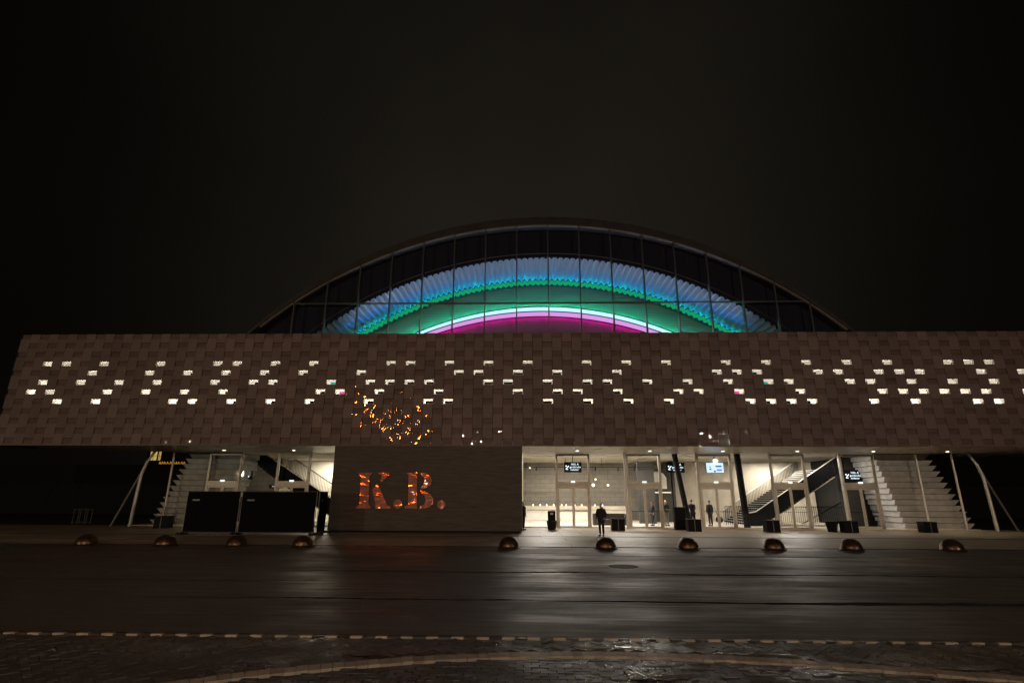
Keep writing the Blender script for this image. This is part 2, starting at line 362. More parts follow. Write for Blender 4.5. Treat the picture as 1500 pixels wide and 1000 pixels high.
for sx in (-1, 1): far_l.quad((sx*14, -30, -.02), (sx*120, -30, -.02), (sx*120, PY0, -.02), (sx*14, PY0, -.02))
struct('side_pavement', far_l, brick_m)
sidewalk = MB(); sidewalk.quad((-14, -30, -.02), (14, -30, -.02), (14, -2, -.02), (-14, -2, -.02)); struct('near_pavement', sidewalk, brick_m)
# sett band
L = [0]
for p, q in zip(bc, bc[1:]): L.append(L[-1]+(q-p).length)
def at_len(s):
    for i in range(len(bc)-1):
        if L[i+1] >= s:
            t = (s-L[i])/(L[i+1]-L[i]); return bc[i].lerp(bc[i+1], t), (bc[i+1]-bc[i]).normalized()
    return bc[-1], (bc[-1]-bc[-2]).normalized()
sm = [MB().box(-.068, .068, -.112, .112, -.05, .012+.002*k).mesh('sett', sett_m) for k in range(3)]
kerb = thing('sett_kerb', 'pale stone kerb of setts curving across the dark paving in the foreground', 'kerb', (0, 8, 0))
s = 0.0; i = 0
while s < L[-1]-.2:
    p, d = at_len(s+.07)
    o = link('sett', sm[i % 3], kerb, (p.x-0, p.y-.14-8, random.uniform(-.003, .003))); o.rotation_euler = (random.uniform(-.01, .01), random.uniform(-.01, .01), math.atan2(d.y, d.x)+random.uniform(-.03, .03))
    s += .142; i += 1
# marking line: pale and dark stones alternating
mk = thing('marking_line', 'dashed line of pale stones between asphalt and brick paving', 'road marking', (0, 8.93, 0))
dm = MB().box(-.092, .092, -.036, .036, -.05, .006).mesh('pale_stone', dash_m); km = MB().box(-.092, .092, -.045, .045, -.05, .005).mesh('dark_stone', brick_m)
x = -12.2; i = 0
while x < 12.2:
    o = link('pale_stone', dm, mk, (x, random.uniform(-.004, .004), random.uniform(0, .002))); o.rotation_euler.z = random.uniform(-.02, .02)
    link('dark_stone', km, mk, (x+.1925, 0, 0)); x += .385
# bricks
def bricks(cells, name_m):
    """cells: (x, y, rot) brick centres; nearest 300 in view are single parts, the rest one mesh"""
    return cells
bw, bl = .1, .2
base_bricks = []
def inside_herr(x, y): return y < 8.775 and y > band_y(x)+.06 and abs(x) < 12
# herringbone at 45 degrees
u = bw/math.sqrt(2)
def herring():
    out = []
    R45 = math.radians(45)
    ca, sa = math.cos(R45), math.sin(R45)
    for i in range(-140, 140):
        for j in range(-40, 40):
            # 90-degree herringbone lattice in local axes (unit bw): pairs of bricks
            lx = i*2*bw + j*bw*0; ly = 0
            ox = (i+j)*bw*1.0 + 0; oy = (i-j)*bw*1.0
            ox = i*bw + j*2*bw; oy = i*bw - j*2*bw
            # horizontal brick
            hx, hy = ox+bw, oy+bw/2
            vx, vy = ox-bw/2+0, oy+bw
            for (px, py, r) in ((hx, hy, 0), (vx+0, vy, 1)):
                X = ca*px-sa*py; Y = sa*px+ca*py
                out.append((X, Y+8.5, R45+r*math.pi/2))
    return out
cells = [c for c in herring() if inside_herr(c[0], c[1])]
# running bond below the kerb
rb = []
y = 7.95; k = 0
while y > 1.0:
    x = -11+(k % 2)*.1
    while x < 11:
        if y < band_y(x)-.33: rb.append((x, y, 0))
        x += .205
    y -= .105; k += 1
def seen(c):
    # distance order: what shows largest in the photo (in frame, nearest)
    x, y, _ = c
    z = y*math.cos(PITCH)-2.05*math.sin(PITCH); v = (-2.05*math.cos(PITCH)-y*math.sin(PITCH))/z*775+0
    inside = abs(x/z*775) < 760 and v > -502
    return (0 if inside else 1, x*x+y*y)
allb = sorted(cells+rb, key=seen)
bm3 = [MB().box(-bl/2+.004, bl/2-.004, -bw/2+.003, bw/2-.003, -.05, h).mesh('brick', brick_m) for h in (.0, .003, .006, -.003)]
for c in allb[:300]:
    o = link('brick', random.choice(bm3), pave, (c[0], c[1], random.uniform(-.002, .002))); o.rotation_euler = (random.uniform(-.02, .02), random.uniform(-.012, .012), c[2]+random.uniform(-.02, .02))
rest = MB()
for c in allb[300:]:
    ca, sa = math.cos(c[2]), math.sin(c[2]); h = random.choice((-.003, 0, .003, .006))+random.uniform(-.002, .002)
    t1, t2 = random.uniform(-.002, .002), random.uniform(-.0015, .0015)
    i = len(rest.v)
    X, Y = bl/2-.004, bw/2-.003
    for zz in (-.03, h):
        for sx, sy in ((-1, -1), (1, -1), (1, 1), (-1, 1)):
            rest.v.append((c[0]+ca*X*sx-sa*Y*sy, c[1]+sa*X*sx+ca*Y*sy, zz+(t1*sx+t2*sy if zz > -.02 else 0)))
    rest.f += [(i+4, i+5, i+6, i+7), (i, i+1, i+5, i+4), (i+1, i+2, i+6, i+5), (i+2, i+3, i+7, i+6), (i+3, i, i+4, i+7)]
link('brick', rest.mesh('brick_field', brick_m), pave, kind='stuff')
# puddles lying in the paving
def puddle(x, y, rx, ry, label):
    b = MB(); n = 40; pts = []
    for k in range(n):
        w = 2*math.pi*k/n; q = 1+.25*math.sin(2*w+x)+.16*math.sin(5*w+2*y)+.08*math.sin(9*w)
        pts.append((x+rx*q*math.cos(w), y+ry*q*math.sin(w), .0125))
    b.v = pts; b.f = [tuple(range(n))]
    o = link('puddle', b.mesh('puddle', puddle_m), pave)
    return o
puddle(1.15, 8.42, .42, .07, ''); puddle(3.1, 8.16, .5, .06, ''); puddle(-2.2, 7.98, .3, .09, ''); puddle(5.6, 7.66, .55, .09, ''); puddle(1.55, 7.15, .3, .14, ''); puddle(4.3, 7.1, .25, .1, '')

# ================================================================ THE HALL
HALL = thing('concert_hall', 'night-lit hall with brown tiled facade below an arched glass gable glowing blue green and magenta', 'building', (0, 32.23, 0))
FY = 32.23; X0, PX = .78, .615; ZR = lambda r: 10.06-.605*(r-1)
ROWS = {1: [-51, -49, -45, -39, -33, -31, -27, -23, -15, -13, -9, -5, -1, 5, 9, 13, 19, 23, 27, 31, 35, 41, 43, 45],
 2: [-46, -40, -36, -32, -28, -24, -18, -8, -6, -2, 2, 8, 18, 20, 22, 28, 30, 34, 36, 38, 44, 48],
 3: [-51, -47, -43, -39, -33, -29, -27, -21, -17, -15, -13, -11, -5, -3, 1, 5, 7, 11, 15, 19, 23, 25, 31, 33, 37, 41, 45],
 4: [-52, -50, -44, -40, -36, -32, -22, -20, -16, -10, -2, 2, 4, 8, 14, 16, 20, 26, 34, 36, 38, 40, 42, 44, 48],
 5: [-49, -45, -37, -35, -31, -27, -23, -17, -11, -9, 1, 5, 9, 13, 21, 23, 25, 27, 33, 37, 43, 45]}
WIN = {(r, c) for r, cs in ROWS.items() for c in cs}
ILO, IHI = -54, 54
ZB, ZT = 4.95, 12.04
# shell behind the tiles
bk = MB(); zs = sorted({ZB, ZT}|{ZR(r)+s for r in range(-1, 10) for s in (-.16, .16)})
for i in range(ILO, IHI+1):
    xa, xb = X0+(i-.5)*PX, X0+(i+.5)*PX
    for za, zb in zip(zs, zs[1:]):
        r = round(1+(10.06-(za+zb)/2)/.605)
        if (r, i) in WIN and abs((za+zb)/2-ZR(r)) < .05: continue
        bk.quad((xa, FY+.13, za), (xb, FY+.13, za), (xb, FY+.13, zb), (xa, FY+.13, zb))
XL, XR = X0+(ILO-.5)*PX, X0+(IHI+.5)*PX
part('facade_backing', bk, dark, HALL)
tiles, slots = [], []
for i in range(ILO, IHI+1):
    par = i % 2
    rs = [r for r in range(-3, 12) if (r+par) % 2 == 0]
    for r in rs:
        z = ZR(r)
        if ZB+.1 < z < ZT-.1 and (r, i) not in WIN: slots.append((i, z))
        # tile below this slot
        t0, t1 = z-.605-.445, z-.605+.445
        top = ZT+(.07 if par == 0 else .0)
        c0, c1 = max(t0, ZB), min(t1, top)
        if c1-c0 > .08: tiles.append((i, c0, c1))
def tile_mesh(h, w=.302, d=.03):
    # curved glazed tile: bottom edge stands proud, edges turned in
    b = MB(); hz = h/2; n = 3
    prof = [(-hz, -.030), (-hz+.015, -.046), (-hz*.3, -.044), (hz*.3, -.041), (hz-.015, -.038), (hz, -.020)]
    xs = [-w, -w+.012, w-.012, w]
    for z, y in prof:
        for k, x in enumerate(xs): b.v.append((x, y+(.014 if k in (0, 3) else 0), z))
    for j in range(len(prof)-1):
        for k in range(3): a0 = j*4+k; b.f.append((a0, a0+1, a0+5, a0+4))
    i0 = len(b.v); b.v += [(-w, .06, -hz), (w, .06, -hz), (w, .06, hz), (-w, .06, hz)]
    m = len(prof)-1
    b.f += [(0, 1, 2, 3, i0+1, i0)[::-1], (m*4, m*4+1, m*4+2, m*4+3, i0+2, i0+3), tuple([j*4 for j in range(m+1)]+[i0+3, i0]), tuple([j*4+3 for j in range(m+1)][::-1]+[i0+1, i0+2])]
    return b
TM = {}
def get_tile(h):
    k = round(h, 2)
    if k not in TM: TM[k] = tile_mesh(h).mesh('facade_tile', tile_m)
    return TM[k]
tiles.sort(key=lambda t: abs(X0+t[0]*PX)); slots.sort(key=lambda t: abs(X0+t[0]*PX))
yo = lambda i: .012*((i*7919) % 5)/5
for i, z0, z1 in tiles[:300]:
    o = link('facade_tile', get_tile(z1-z0-.006), HALL, (X0+i*PX, yo(i), (z0+z1)/2)); o.rotation_euler = (random.uniform(-.006, .006), 0, random.uniform(-.008, .008))
rest = MB()
def add_rest(rest, b, loc, rx, rz_):
    i0 = len(rest.v); mt = Matrix.Translation(loc) @ Matrix.Rotation(rz_, 4, 'Z') @ Matrix.Rotation(rx, 4, 'X')
    rest.v += [tuple(mt @ Vector(v)) for v in b.v]; rest.f += [tuple(i0+k for k in f) for f in b.f]
for i, z0, z1 in tiles[300:]:
    add_rest(rest, tile_mesh(z1-z0-.006), (X0+i*PX, FY+yo(i), (z0+z1)/2), random.uniform(-.006, .006), random.uniform(-.008, .008))
part('facade_tile', rest, tile_m, HALL, kind='stuff')
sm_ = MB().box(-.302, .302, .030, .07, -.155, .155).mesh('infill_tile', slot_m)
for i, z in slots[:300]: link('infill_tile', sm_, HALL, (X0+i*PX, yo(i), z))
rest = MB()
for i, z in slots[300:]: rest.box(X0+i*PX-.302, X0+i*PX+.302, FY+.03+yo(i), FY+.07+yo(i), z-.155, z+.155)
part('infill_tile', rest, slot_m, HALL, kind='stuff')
# windows
fr = MB(); w, h = .302, .155
for (a0, a1, b0, b1) in ((-w, w, h-.012, h), (-w, w, -h, -h+.012), (-w, -w+.012, -h+.012, h-.012), (w-.012, w, -h+.012, h-.012)): fr.box(a0, a1, -.02, .20, b0, b1)
fr_me = fr.mesh('frame', white); pn = MB(); pn.quad((-w+.012, .16, -h+.012), (w-.012, .16, -h+.012), (w-.012, .16, h-.012), (-w+.012, .16, h-.012)); pn_me = pn.mesh('pane', glass_m)
shut_me = MB().box(-.29, .29, .74, .77, -.15, .15).mesh('rear_tile', darkwall)
shut_pink = MB().box(-.29, .29, .74, .77, -.15, .15).mesh('rear_tile_pink_glow', led('pink_reflection_light', (1, .08, .45), .9))  # emission puts a coloured glow into these rear tiles, pink here, teal below
shut_teal = MB().box(-.29, .29, .74, .77, -.15, .15).mesh('rear_tile_teal_glow', led('teal_reflection_light', (0, .55, .42), .7))
for (r, c) in sorted(WIN):
    wnd = link('window', fr_me, HALL, (X0+c*PX, 0, ZR(r)))
    link('pane', pn_me, wnd)
    link('rear_tile', shut_pink if (r, c) in ((4, -20), (4, 20)) else shut_teal if (r, c) in ((3, 23), (3, -21)) else shut_me, wnd)
# lit gallery behind the windows
gal = MB(); gal.quad((XL, 35.1, 6.4), (XR, 35.1, 6.4), (XR, 35.1, 11.6), (XL, 35.1, 11.6)); part('gallery_wall', gal, white, HALL)
gal = MB(); gal.box(XL+.02, XR-.02, 32.5, 35.1, 11.5, 11.6); gal.box(XL+.02, XR-.02, 32.5, 35.1, 6.3, 6.4); part('gallery_ceiling', gal, white, HALL)
gal = MB(); gal.box(XL+.5, XR-.5, 34.15, 34.35, 6.42, 6.5); gl_ = part('gallery_lamp', gal, frame_m, HALL)
area_light('gallery_tube', ((XL+XR)/2, 34.25, 6.52), XR-XL-1.2, .08, 4200, (1.0, .91, .82), gl_, (math.radians(180), 0, 0))
gal = MB(); gal.box(XL, XL+.02, 32.45, 35.1, 6.3, 11.6); part('gallery_end', gal, white, HALL)
gal = MB(); gal.box(XR-.02, XR, 32.45, 35.1, 6.3, 11.6); part('gallery_end', gal, white, HALL)
# outer box: roof, ends, soffit
sh = MB(); sh.box(XL-.02, XR+.02, FY+.2, 42.0, 11.75, 11.95); sh.box(XL-.04, XL, FY-.03, 35.2, ZB, ZT); sh.box(XR, XR+.04, FY-.03, 42, ZB, ZT); part('roof_slab', sh, dark, HALL)
sf = MB(); z = 4.975
poly = [(XL, FY+.06), (XR, FY+.06), (XR, 46), (31.6, 45.5), (30.9, 38.2), (29.5, 38.1), (-25, 38.12), (-25.3, 37.6), (-30.0, 35.2)]
i = 0; n = len(poly); sf.v = [(x, y, z) for x, y in poly]+[(x, y, z+.25) for x, y in poly]
sf.f = [tuple(range(n)), tuple(range(2*n-1, n-1, -1))]+[(k, (k+1) % n, n+(k+1) % n, n+k) for k in range(n)]
part('soffit', sf, soffit_m, HALL)
lp = MB(); lp.box(XL, XR, FY-.02, FY+.058, 4.93, 4.972); part('facade_lower_trim', lp, P('trim_brown', (.16, .11, .09), .5), HALL)
# side body of hall, dark
bd = MB(); bd.box(-22.5, 26.2, 50.4, 92, .0, 15.0); part('rear_block', bd, dark, HALL)

# ---- arched gable
AX = 1.8
def arc_pts(cx, cz, R, zmin, n=72):
    a = math.acos(min(1, max(-1, (zmin-cz)/R))); return [(cx+R*math.sin(-a+2*a*k/n), cz+R*math.cos(-a+2*a*k/n)) for k in range(n+1)]
def band_mesh(o_, i_, y0, y1):
    b = MB(); n = len(o_)
    b.v = [(x, y0, z) for x, z in o_]+[(x, y0, z) for x, z in i_]+[(x, y1, z) for x, z in o_]+[(x, y1, z) for x, z in i_]
    for k in range(n-1):
        b.f += [(k, k+1, n+k+1, n+k), (2*n+k, 3*n+k, 3*n+k+1, 2*n+k+1), (k, 2*n+k, 2*n+k+1, k+1), (n+k, n+k+1, 3*n+k+1, 3*n+k)]
    return b
GB = 10.5
outer = arc_pts(1.78, -9.24, 34.82, GB, 96); lower = arc_pts(1.78, -11.02, 35.9, GB, 96)
part('roof_arch', band_mesh(outer, lower, 41.6, 92), roof_m, HALL, smooth=False)
rim_o = arc_pts(1.78, -11.02, 35.9, GB, 96)
# lit segments of trim between mullions
MX = [2.01+2.70*k for k in range(-8, 9)]
def arch_z(x, off=0): return -11.02+math.sqrt(max(0, (35.9-off)**2-(x-1.78)**2))
for a0, a1 in zip([MX[0]-2.7]+MX, MX+[MX[-1]+2.7]):
    b = MB(); n = 8; t = .085
    for k in range(n):
        xa, xb = a0+.05+(a1-a0-.1)*k/n, a0+.05+(a1-a0-.1)*(k+1)/n
        b.quad((xa, 41.75, arch_z(xa)-t), (xb, 41.75, arch_z(xb)-t), (xb, 41.75, arch_z(xb)), (xa, 41.75, arch_z(xa)))
        b.quad((xa, 41.75, arch_z(xa)-t), (xb, 41.75, arch_z(xb)-t), (xb, 42.0, arch_z(xb)-t), (xa, 42.0, arch_z(xa)-t))
    part('rim_trim', b, rim_m, HALL)
for x in MX:
    b = MB(); b.box(x-.05, x+.05, 41.80, 42.1, 11.9, arch_z(x)-.02); part('mullion', b, mullion_m, HALL)
TZ = 17.68
xe = math.sqrt(35.9**2-(TZ+11.02)**2)
b = MB(); b.box(1.78-xe, 1.78+xe, 41.85, 42.05, TZ-.05, TZ+.05); part('transom', b, mullion_m, HALL)
edges = [MX[0]-2.7, *MX, MX[-1]+2.7]
for xa, xb in zip(edges, edges[1:]):
    # lower pane up to transom or arch, upper pane above
    n = 6
    xs = [xa+.05+(xb-xa-.1)*k/n for k in range(n+1)]
    for lo, hi in ((11.9, TZ-.05), (TZ+.05, 99)):
        tops = [min(hi, arch_z(x_)) for x_ in xs]
        if max(tops) < lo+.2: continue
        b = MB()
        for k in range(n):
            t0, t1 = max(tops[k], lo), max(tops[k+1], lo)
            if t0 <= lo and t1 <= lo: continue
            b.quad((xs[k], 42.0, lo), (xs[k+1], 42.0, lo), (xs[k+1], 42.0, t1), (xs[k], 42.0, t0))
        part('gable_pane', b, gable_glass, HALL)
# bulkhead between glass arch and vault
VR, VZ, VY0, VY1 = 31.95, -9.55, 43.1, 48.2
bh_o = arc_pts(1.85, -9.24, 34.6, 11, 96)
bh_i = [(1.85+(x-1.85)*(VR+.0)/34.6, VZ+(z+9.24)*VR/34.6) for x, z in bh_o]
part('bulkhead', band_mesh(bh_o, bh_i, VY0-.1, VY0-.02), dark_bulk, HALL)
tr = MB(); ap = arc_pts(1.85, VZ, VR+.32, 11, 90); tr.tube([(x, VY0-.14, z) for x, z in ap], .04, 5); part('vault_edge_tube', tr, mullion_m, HALL)
# folded vault
NF = 104; A0 = math.radians(50)
def zig(R0, amp, n=NF):
    out = []
    for k in range(2*n+1):
        a_ = -A0+2*A0*k/(2*n); R = R0+(amp if k % 2 else -amp); out.append((1.85+R*math.sin(a_), VZ+R*math.cos(a_)))
    return out
zo = zig(VR, .17); vt = MB()
for p, q in zip(zo, zo[1:]): vt.quad((p[0], VY0, p[1]), (q[0], VY0, q[1]), (q[0], VY1, q[1]), (p[0], VY1, p[1]))
part('folded_ceiling', vt, vault_m, HALL, kind='stuff')
# dark lid above folds so nothing leaks
b = MB(); zz = zig(VR+.3, 0, 40)
for p, q in zip(zz, zz[1:]): b.quad((p[0], VY0, p[1]), (q[0], VY0, q[1]), (q[0], 49, q[1]), (p[0], 49, p[1]))
part('vault_lid', b, dark_bulk, HALL)
# green zigzag edge, the LED light on it put in as its own emission
VC = 1.4
zi = zig(VR-.60, .13); zo = zig(VR-.2, .13); GY1 = VY1-.25; gz = MB()
for k in range(len(zo)-1):
    p, q, p2, q2 = zo[k], zo[k+1], zi[k], zi[k+1]
    gz.quad((p[0], GY1, p[1]), (q[0], GY1, q[1]), (q2[0], GY1+.02, q2[1]), (p2[0], GY1+.02, p2[1]))
part('green_zigzag_edge', gz, M_ZIG, HALL, kind='stuff')
tb = MB(); ap = arc_pts(1.85, VZ, VR-.36, 12, 90); tb.tube([(x, VY1-.10, z) for x, z in ap], .03, 5); part('blue_light_line', tb, M_BLUE, HALL)
# slatted wall and light arcs
part('cove_light_block', band_mesh(arc_pts(1.85, VZ, VR+.3, 11.5, 90), arc_pts(1.85, VZ, VR-.62, 11.5, 90), VY1-.03, VY1), dark_bulk, HALL)  # added unseen ring, keeps the blue light off the slatted wall
WY = 48.55
Co = arc_pts(1.75, -10.28, 29.85, 11.5, 80); Cm = arc_pts(1.66, -11.0, 30.1, 11.5, 80); Ci = arc_pts(1.55, -11.78, 30.35, 11.5, 80)
wl_ = MB(); top = arc_pts(1.6, VZ, VR-.3, 11, 90)
wl_.v = [(x, WY, z) for x, z in top]; wl_.f = [tuple(range(len(top)))]
part('slatted_wall', wl_, slat_m, HALL)
def shrink(pts, cx, cz, R, d): return [(cx+(x-cx)*(R-d)/R, cz+(z-cz)*(R-d)/R) for x, z in pts]
part('arc_light_block', band_mesh(shrink(Co, 1.75, -10.28, 29.85, .04), Ci, WY-.398, WY-.38), black, HALL)  # added plate, blocks the rear glow of the light arcs
part('arc_colour_block', band_mesh(shrink(Cm, 1.66, -11.0, 30.1, -.03), shrink(Cm, 1.66, -11.0, 30.1, .03), WY-.379, WY-.01), black, HALL)  # added unseen shelf, keeps green and magenta light from mixing
part('white_light_arc', band_mesh(shrink(Co, 1.75, -10.28, 29.85, .06), Cm, WY-.50, WY-.40), M_CYAN, HALL)
part('lavender_light_arc', band_mesh(shrink(Cm, 1.66, -11.0, 30.1, .06), Ci, WY-.50, WY-.40), M_LAV, HALL)
for A_, nm in ((Co, 'arc_rail'), (Cm, 'arc_rail'), (Ci, 'arc_rail')):
    b = MB(); b.tube([(x, WY-.50, z) for x, z in A_], .045, 6); part(nm, b, black, HALL)
tb = MB(); tb.tube([(x, WY-.33, z) for x, z in shrink(Co, 1.75, -10.28, 29.85, .22)], .03, 5); part('green_light_line', tb, M_GREEN, HALL)
tb = MB(); tb.tube([(x, WY-.33, z) for x, z in shrink(Ci, 1.55, -11.78, 30.35, -.15)], .03, 5); part('magenta_light_line', tb, M_MAG, HALL)
# hall floor, side cheeks, and an added unseen uplight trough washing the folded ceiling
b = MB(); b.box(-22, 26, 42.3, 50, 11.4, 11.6); part('hall_floor', b, dark_bulk, HALL)
tg = MB(); tg.box(-16, 20, 43.8, 44.35, 12.6, 12.75); trough = part('added_uplight_trough', tg, black, HALL)
area_light('added_uplight_blue', (1.8, 44.0, 12.8), 36, .15, 210, (.0, .28, 1.0), trough, (math.radians(180-20), 0, 0), spread=26)
area_light('added_uplight', (1.8, 44.2, 12.8), 34, .2, 235, (.52, .64, 1.0), trough, (math.radians(180), 0, 0), spread=48)

# ---- sign box with the K.B. lettering
bx = MB(); bx.box(-11.5, -.2, FY+.03, 38.0, .12, 4.93); part('ribbed_box', bx, clad_m, HALL)
bx = MB(); bx.box(-11.35, -.35, FY+.2, 38.0, .0, .12); part('box_plinth', bx, black, HALL)
b = MB(); b.box(-.195, -.17, 37.2, 37.35, .2, 4.9); part('corner_light_strip', b, led('strip_amber', (1, .85, .4), .9), HALL)
def cv(px, py): return (-9.95+(px-290)*.0056-(530-py)*.00045, 1.335+(530-py)*.005413)
def letter(polys, name):
    b = MB()
    for pl_ in polys: b.prism([cv(*p) for p in pl_], FY-.06, FY+.029)
    return b
def circ(cx, cy, r): return [(cx+r*math.cos(2*math.pi*k/28), cy+r*math.sin(2*math.pi*k/28)) for k in range(28)]
SIGN = thing('letter_sign', 'large copper stencil letters K.B. on the dark box wall', 'sign', (-7.3, FY, 2.3))
part('letter_k', letter([[(290, 530), (452, 530), (448, 505), (430, 492), (440, 200), (462, 172), (472, 155), (318, 155), (327, 172), (350, 200), (332, 490), (300, 508)],
    [(530, 265), (470, 335), (505, 490), (497, 530), (660, 530), (655, 507), (622, 490)],
    [(535, 155), (660, 155), (655, 178), (615, 215), (572, 255), (556, 240), (576, 182), (548, 170)]], 'letter_k'), copper_m, SIGN)
part('dot', letter([circ(738, 482, 47)], 'dot'), copper_m, SIGN)
part('letter_b', letter([[(808, 530), (937, 530), (950, 155), (840, 155), (858, 185), (845, 490), (812, 508)],
    [(985, 155), (1050, 160), (1090, 190), (1105, 240), (1090, 285), (1050, 315), (990, 325), (985, 305), (1015, 285), (1028, 240), (1018, 200), (990, 180)],
    [(980, 345), (1030, 350), (1085, 380), (1115, 430), (1105, 480), (1060, 520), (970, 532), (968, 512), (1010, 490), (1035, 440), (1020, 390), (985, 365)]], 'letter_b'), copper_m, SIGN)
part('dot', letter([circ(1194, 487, 44)], 'dot'), copper_m, SIGN)

# ---- glazed ground floor
GY = 38.2
portals = [-22.55, -17.62, 2.1, 7.02, 11.93, 16.97, 21.72]
PW = 2.4
def portal(x):
    x1 = x+PW; f = .15
    b = MB(); b.box(x, x+f, GY-.1, GY+.06, 0, 4.94); b.box(x1-f, x1, GY-.1, GY+.06, 0, 4.94)
    b.box(x+f, x1-f, GY-.09, GY+.05, 4.80, 4.94)
    b.box(x+f, x1-f, GY-.13, GY+.05, 2.84, 3.02); b.box(x+f, x1-f, GY-.1, GY+.05, 2.66, 2.80); b.box(x+f, x1-f, GY-.06, GY+.04, 2.80, 2.84)
    d = part('entrance_door', b, frame_m, HALL)
    g_ = MB(); g_.quad((x+f, GY, 3.02), (x1-f, GY, 3.02), (x1-f, GY, 4.8), (x+f, GY, 4.8)); part('transom_pane', g_, glass_m, d)
    xm = (x+x1)/2
    for l0, l1 in ((x+f+.01, xm-.005), (xm+.005, x1-f-.01)):
        l_ = MB(); s_ = .085
        l_.box(l0, l0+s_, GY-.06, GY, .02, 2.65); l_.box(l1-s_, l1, GY-.06, GY, .02, 2.65); l_.box(l0+s_, l1-s_, GY-.06, GY, 2.56, 2.65); l_.box(l0+s_, l1-s_, GY-.06, GY, .02, .12)
        part('door_leaf', l_, frame_m, d)
        q = MB(); q.quad((l0+s_, GY-.03, .12), (l1-s_, GY-.03, .12), (l1-s_, GY-.03, 2.56), (l0+s_, GY-.03, 2.56)); part('door_pane', q, glass_m, d)
        h_ = MB(); h_.tube([(l0+.05, GY+.08, 1.1), (l1-.05, GY+.08, 1.1)], .025, 6); part('push_bar', h_, black, d)
    sn = MB(); sn.box(xm-.14, xm+.14, GY-.2, GY-.135, 2.98, 3.08); part('door_sensor', sn, M_SENSOR, d)
for x in portals: portal(x)
# big panes between the portals
spans = [(-24.9, -22.55), (-20.15, -17.62), (-15.22, -11.5), (-.2, 2.1), (4.5, 7.02), (9.42, 11.93), (14.33, 16.97), (19.37, 21.72)]
for a0, a1 in spans:
    b = MB(); b.quad((a0, GY, .08), (a1, GY, .08), (a1, GY, 4.94), (a0, GY, 4.94)); part('shop_window', b, glass_m, HALL)
    b = MB(); b.box(a0, a1, GY-.05, GY+.04, 0, .08); part('window_sill', b, frame_m, HALL)
# slim columns
for x in (-24.93, -20.05, -15.1, 6.86, 11.80, 16.86, 21.62, 26.78, 29.18):
    b = MB(); b.tube([(x, 37.75, 0), (x, 37.75, 4.975)], .075, 12); part('steel_column', b, steel, HALL, smooth=False)
for sx, X in ((-1, -26.62), (1, 30.5)):
    b = MB(); b.tube([(X, 37, 0), (X-sx*.05, 37, 1.9), (X-sx*.12, 37, 3.4), (X-sx*.35, 37, 4.2), (X-sx*.78, 37, 4.975)], [.11, .11, .11, .1, .09], 12); c_ = part('bent_column', b, steel, HALL)
    b = MB(); b.tube([(X+sx*1.35, 37.05, 0), (X-sx*.05, 37.05, 3.5), (X-sx*.35, 37.1, 4.3)], .07, 10); part('strut', b, galv_m, c_)
# black interior props
b = MB(); b.tube([(11.3, 38.75, 0), (10.65, 38.9, 5.0)], .19, 14); part('black_column', b, black, HALL)
b = MB(); b.tube([(15.2, 38.75, 0), (15.05, 38.8, 5.0)], .22, 14); part('black_column', b, black, HALL)
# soffit downlights
for k, X in enumerate((-20.3, -15.55, 3.44, 8.22, 13.0, 17.84, 22.75, 27.5)):
    b = MB().lathe([(.13, 4.945), (.13, 4.974), (.10, 4.974)], 16, X, 35.8); d = part('downlight', b, frame_m, HALL)
    b = MB().lathe([(.01, 4.950), (.10, 4.950)], 16, X, 35.8)
    b = MB(); n = 14; b.v = [(X+.1*math.cos(2*math.pi*j/n), 35.8+.1*math.sin(2*math.pi*j/n), 4.943) for j in range(n)]; b.f = [tuple(range(n))]
    part('lens', b, M_DOWN, d)
    if k < 8:
        ld = bpy.data.lights.new('downlight_lamp', 'SPOT'); ld.energy = 380 if k > 1 else 110; ld.color = (1, .80, .55); ld.spot_size = math.radians(110); ld.spot_blend = .8; ld.shadow_soft_size = .1
        o = bpy.data.objects.new('downlight_lamp', ld); COL.objects.link(o); o.parent = HALL; o.location = (X, 35.8-32.23, 4.93)

# ---- foyer
b = MB(); b.box(-27.5, 30.2, 37.95, 50.4, -.02, .045); part('foyer_floor', b, floor_m, HALL)
b = MB(); b.box(-25, 24.6, GY+.1, 42.9, 4.99, 5.2); part('foyer_ceiling', b, white, HALL)
b = MB(); b.box(-25, 24.6, 42.9, 50.4, 5.0, 5.2); part('foyer_ceiling', b, tan, HALL)
block = P('grey_blockwork', (.20, .18, .145), .8, noise=(3, .2), bump=(10, .02))
bn, bl_ = block.node_tree.nodes, block.node_tree.links; bp_ = bn['Principled BSDF']
bt = bn.new('ShaderNodeTexBrick'); bt.inputs['Scale'].default_value = 1.0; bt.inputs['Brick Width'].default_value = .9; bt.inputs['Row Height'].default_value = .4; bt.inputs['Mortar Size'].default_value = .022
bt.inputs['Color1'].default_value = (.21, .19, .155, 1); bt.inputs['Color2'].default_value = (.18, .163, .133, 1); bt.inputs['Mortar'].default_value = (.125, .112, .092, 1)
bg_ = bn.new('ShaderNodeNewGeometry'); bs_ = bn.new('ShaderNodeSeparateXYZ'); bc_ = bn.new('ShaderNodeCombineXYZ'); bl_.new(bg_.outputs['Position'], bs_.inputs[0]); bl_.new(bs_.outputs[0], bc_.inputs[0]); bl_.new(bs_.outputs[2], bc_.inputs[1]); bl_.new(bc_.outputs[0], bt.inputs['Vector']); bl_.new(bt.outputs['Color'], bp_.inputs['Base Color'])
b = MB(); b.box(-3, 12.6, 50.0, 50.3, .04, 4.99); part('foyer_wall', b, block, HALL)
b = MB(); b.box(12.6, 25, 48.2, 50.3, .04, 4.99); part('foyer_wall', b, tan, HALL)
b = MB(); b.box(12.4, 12.6, 46.5, 50.3, .04, 4.99); part('foyer_wall', b, darkwall, HALL)
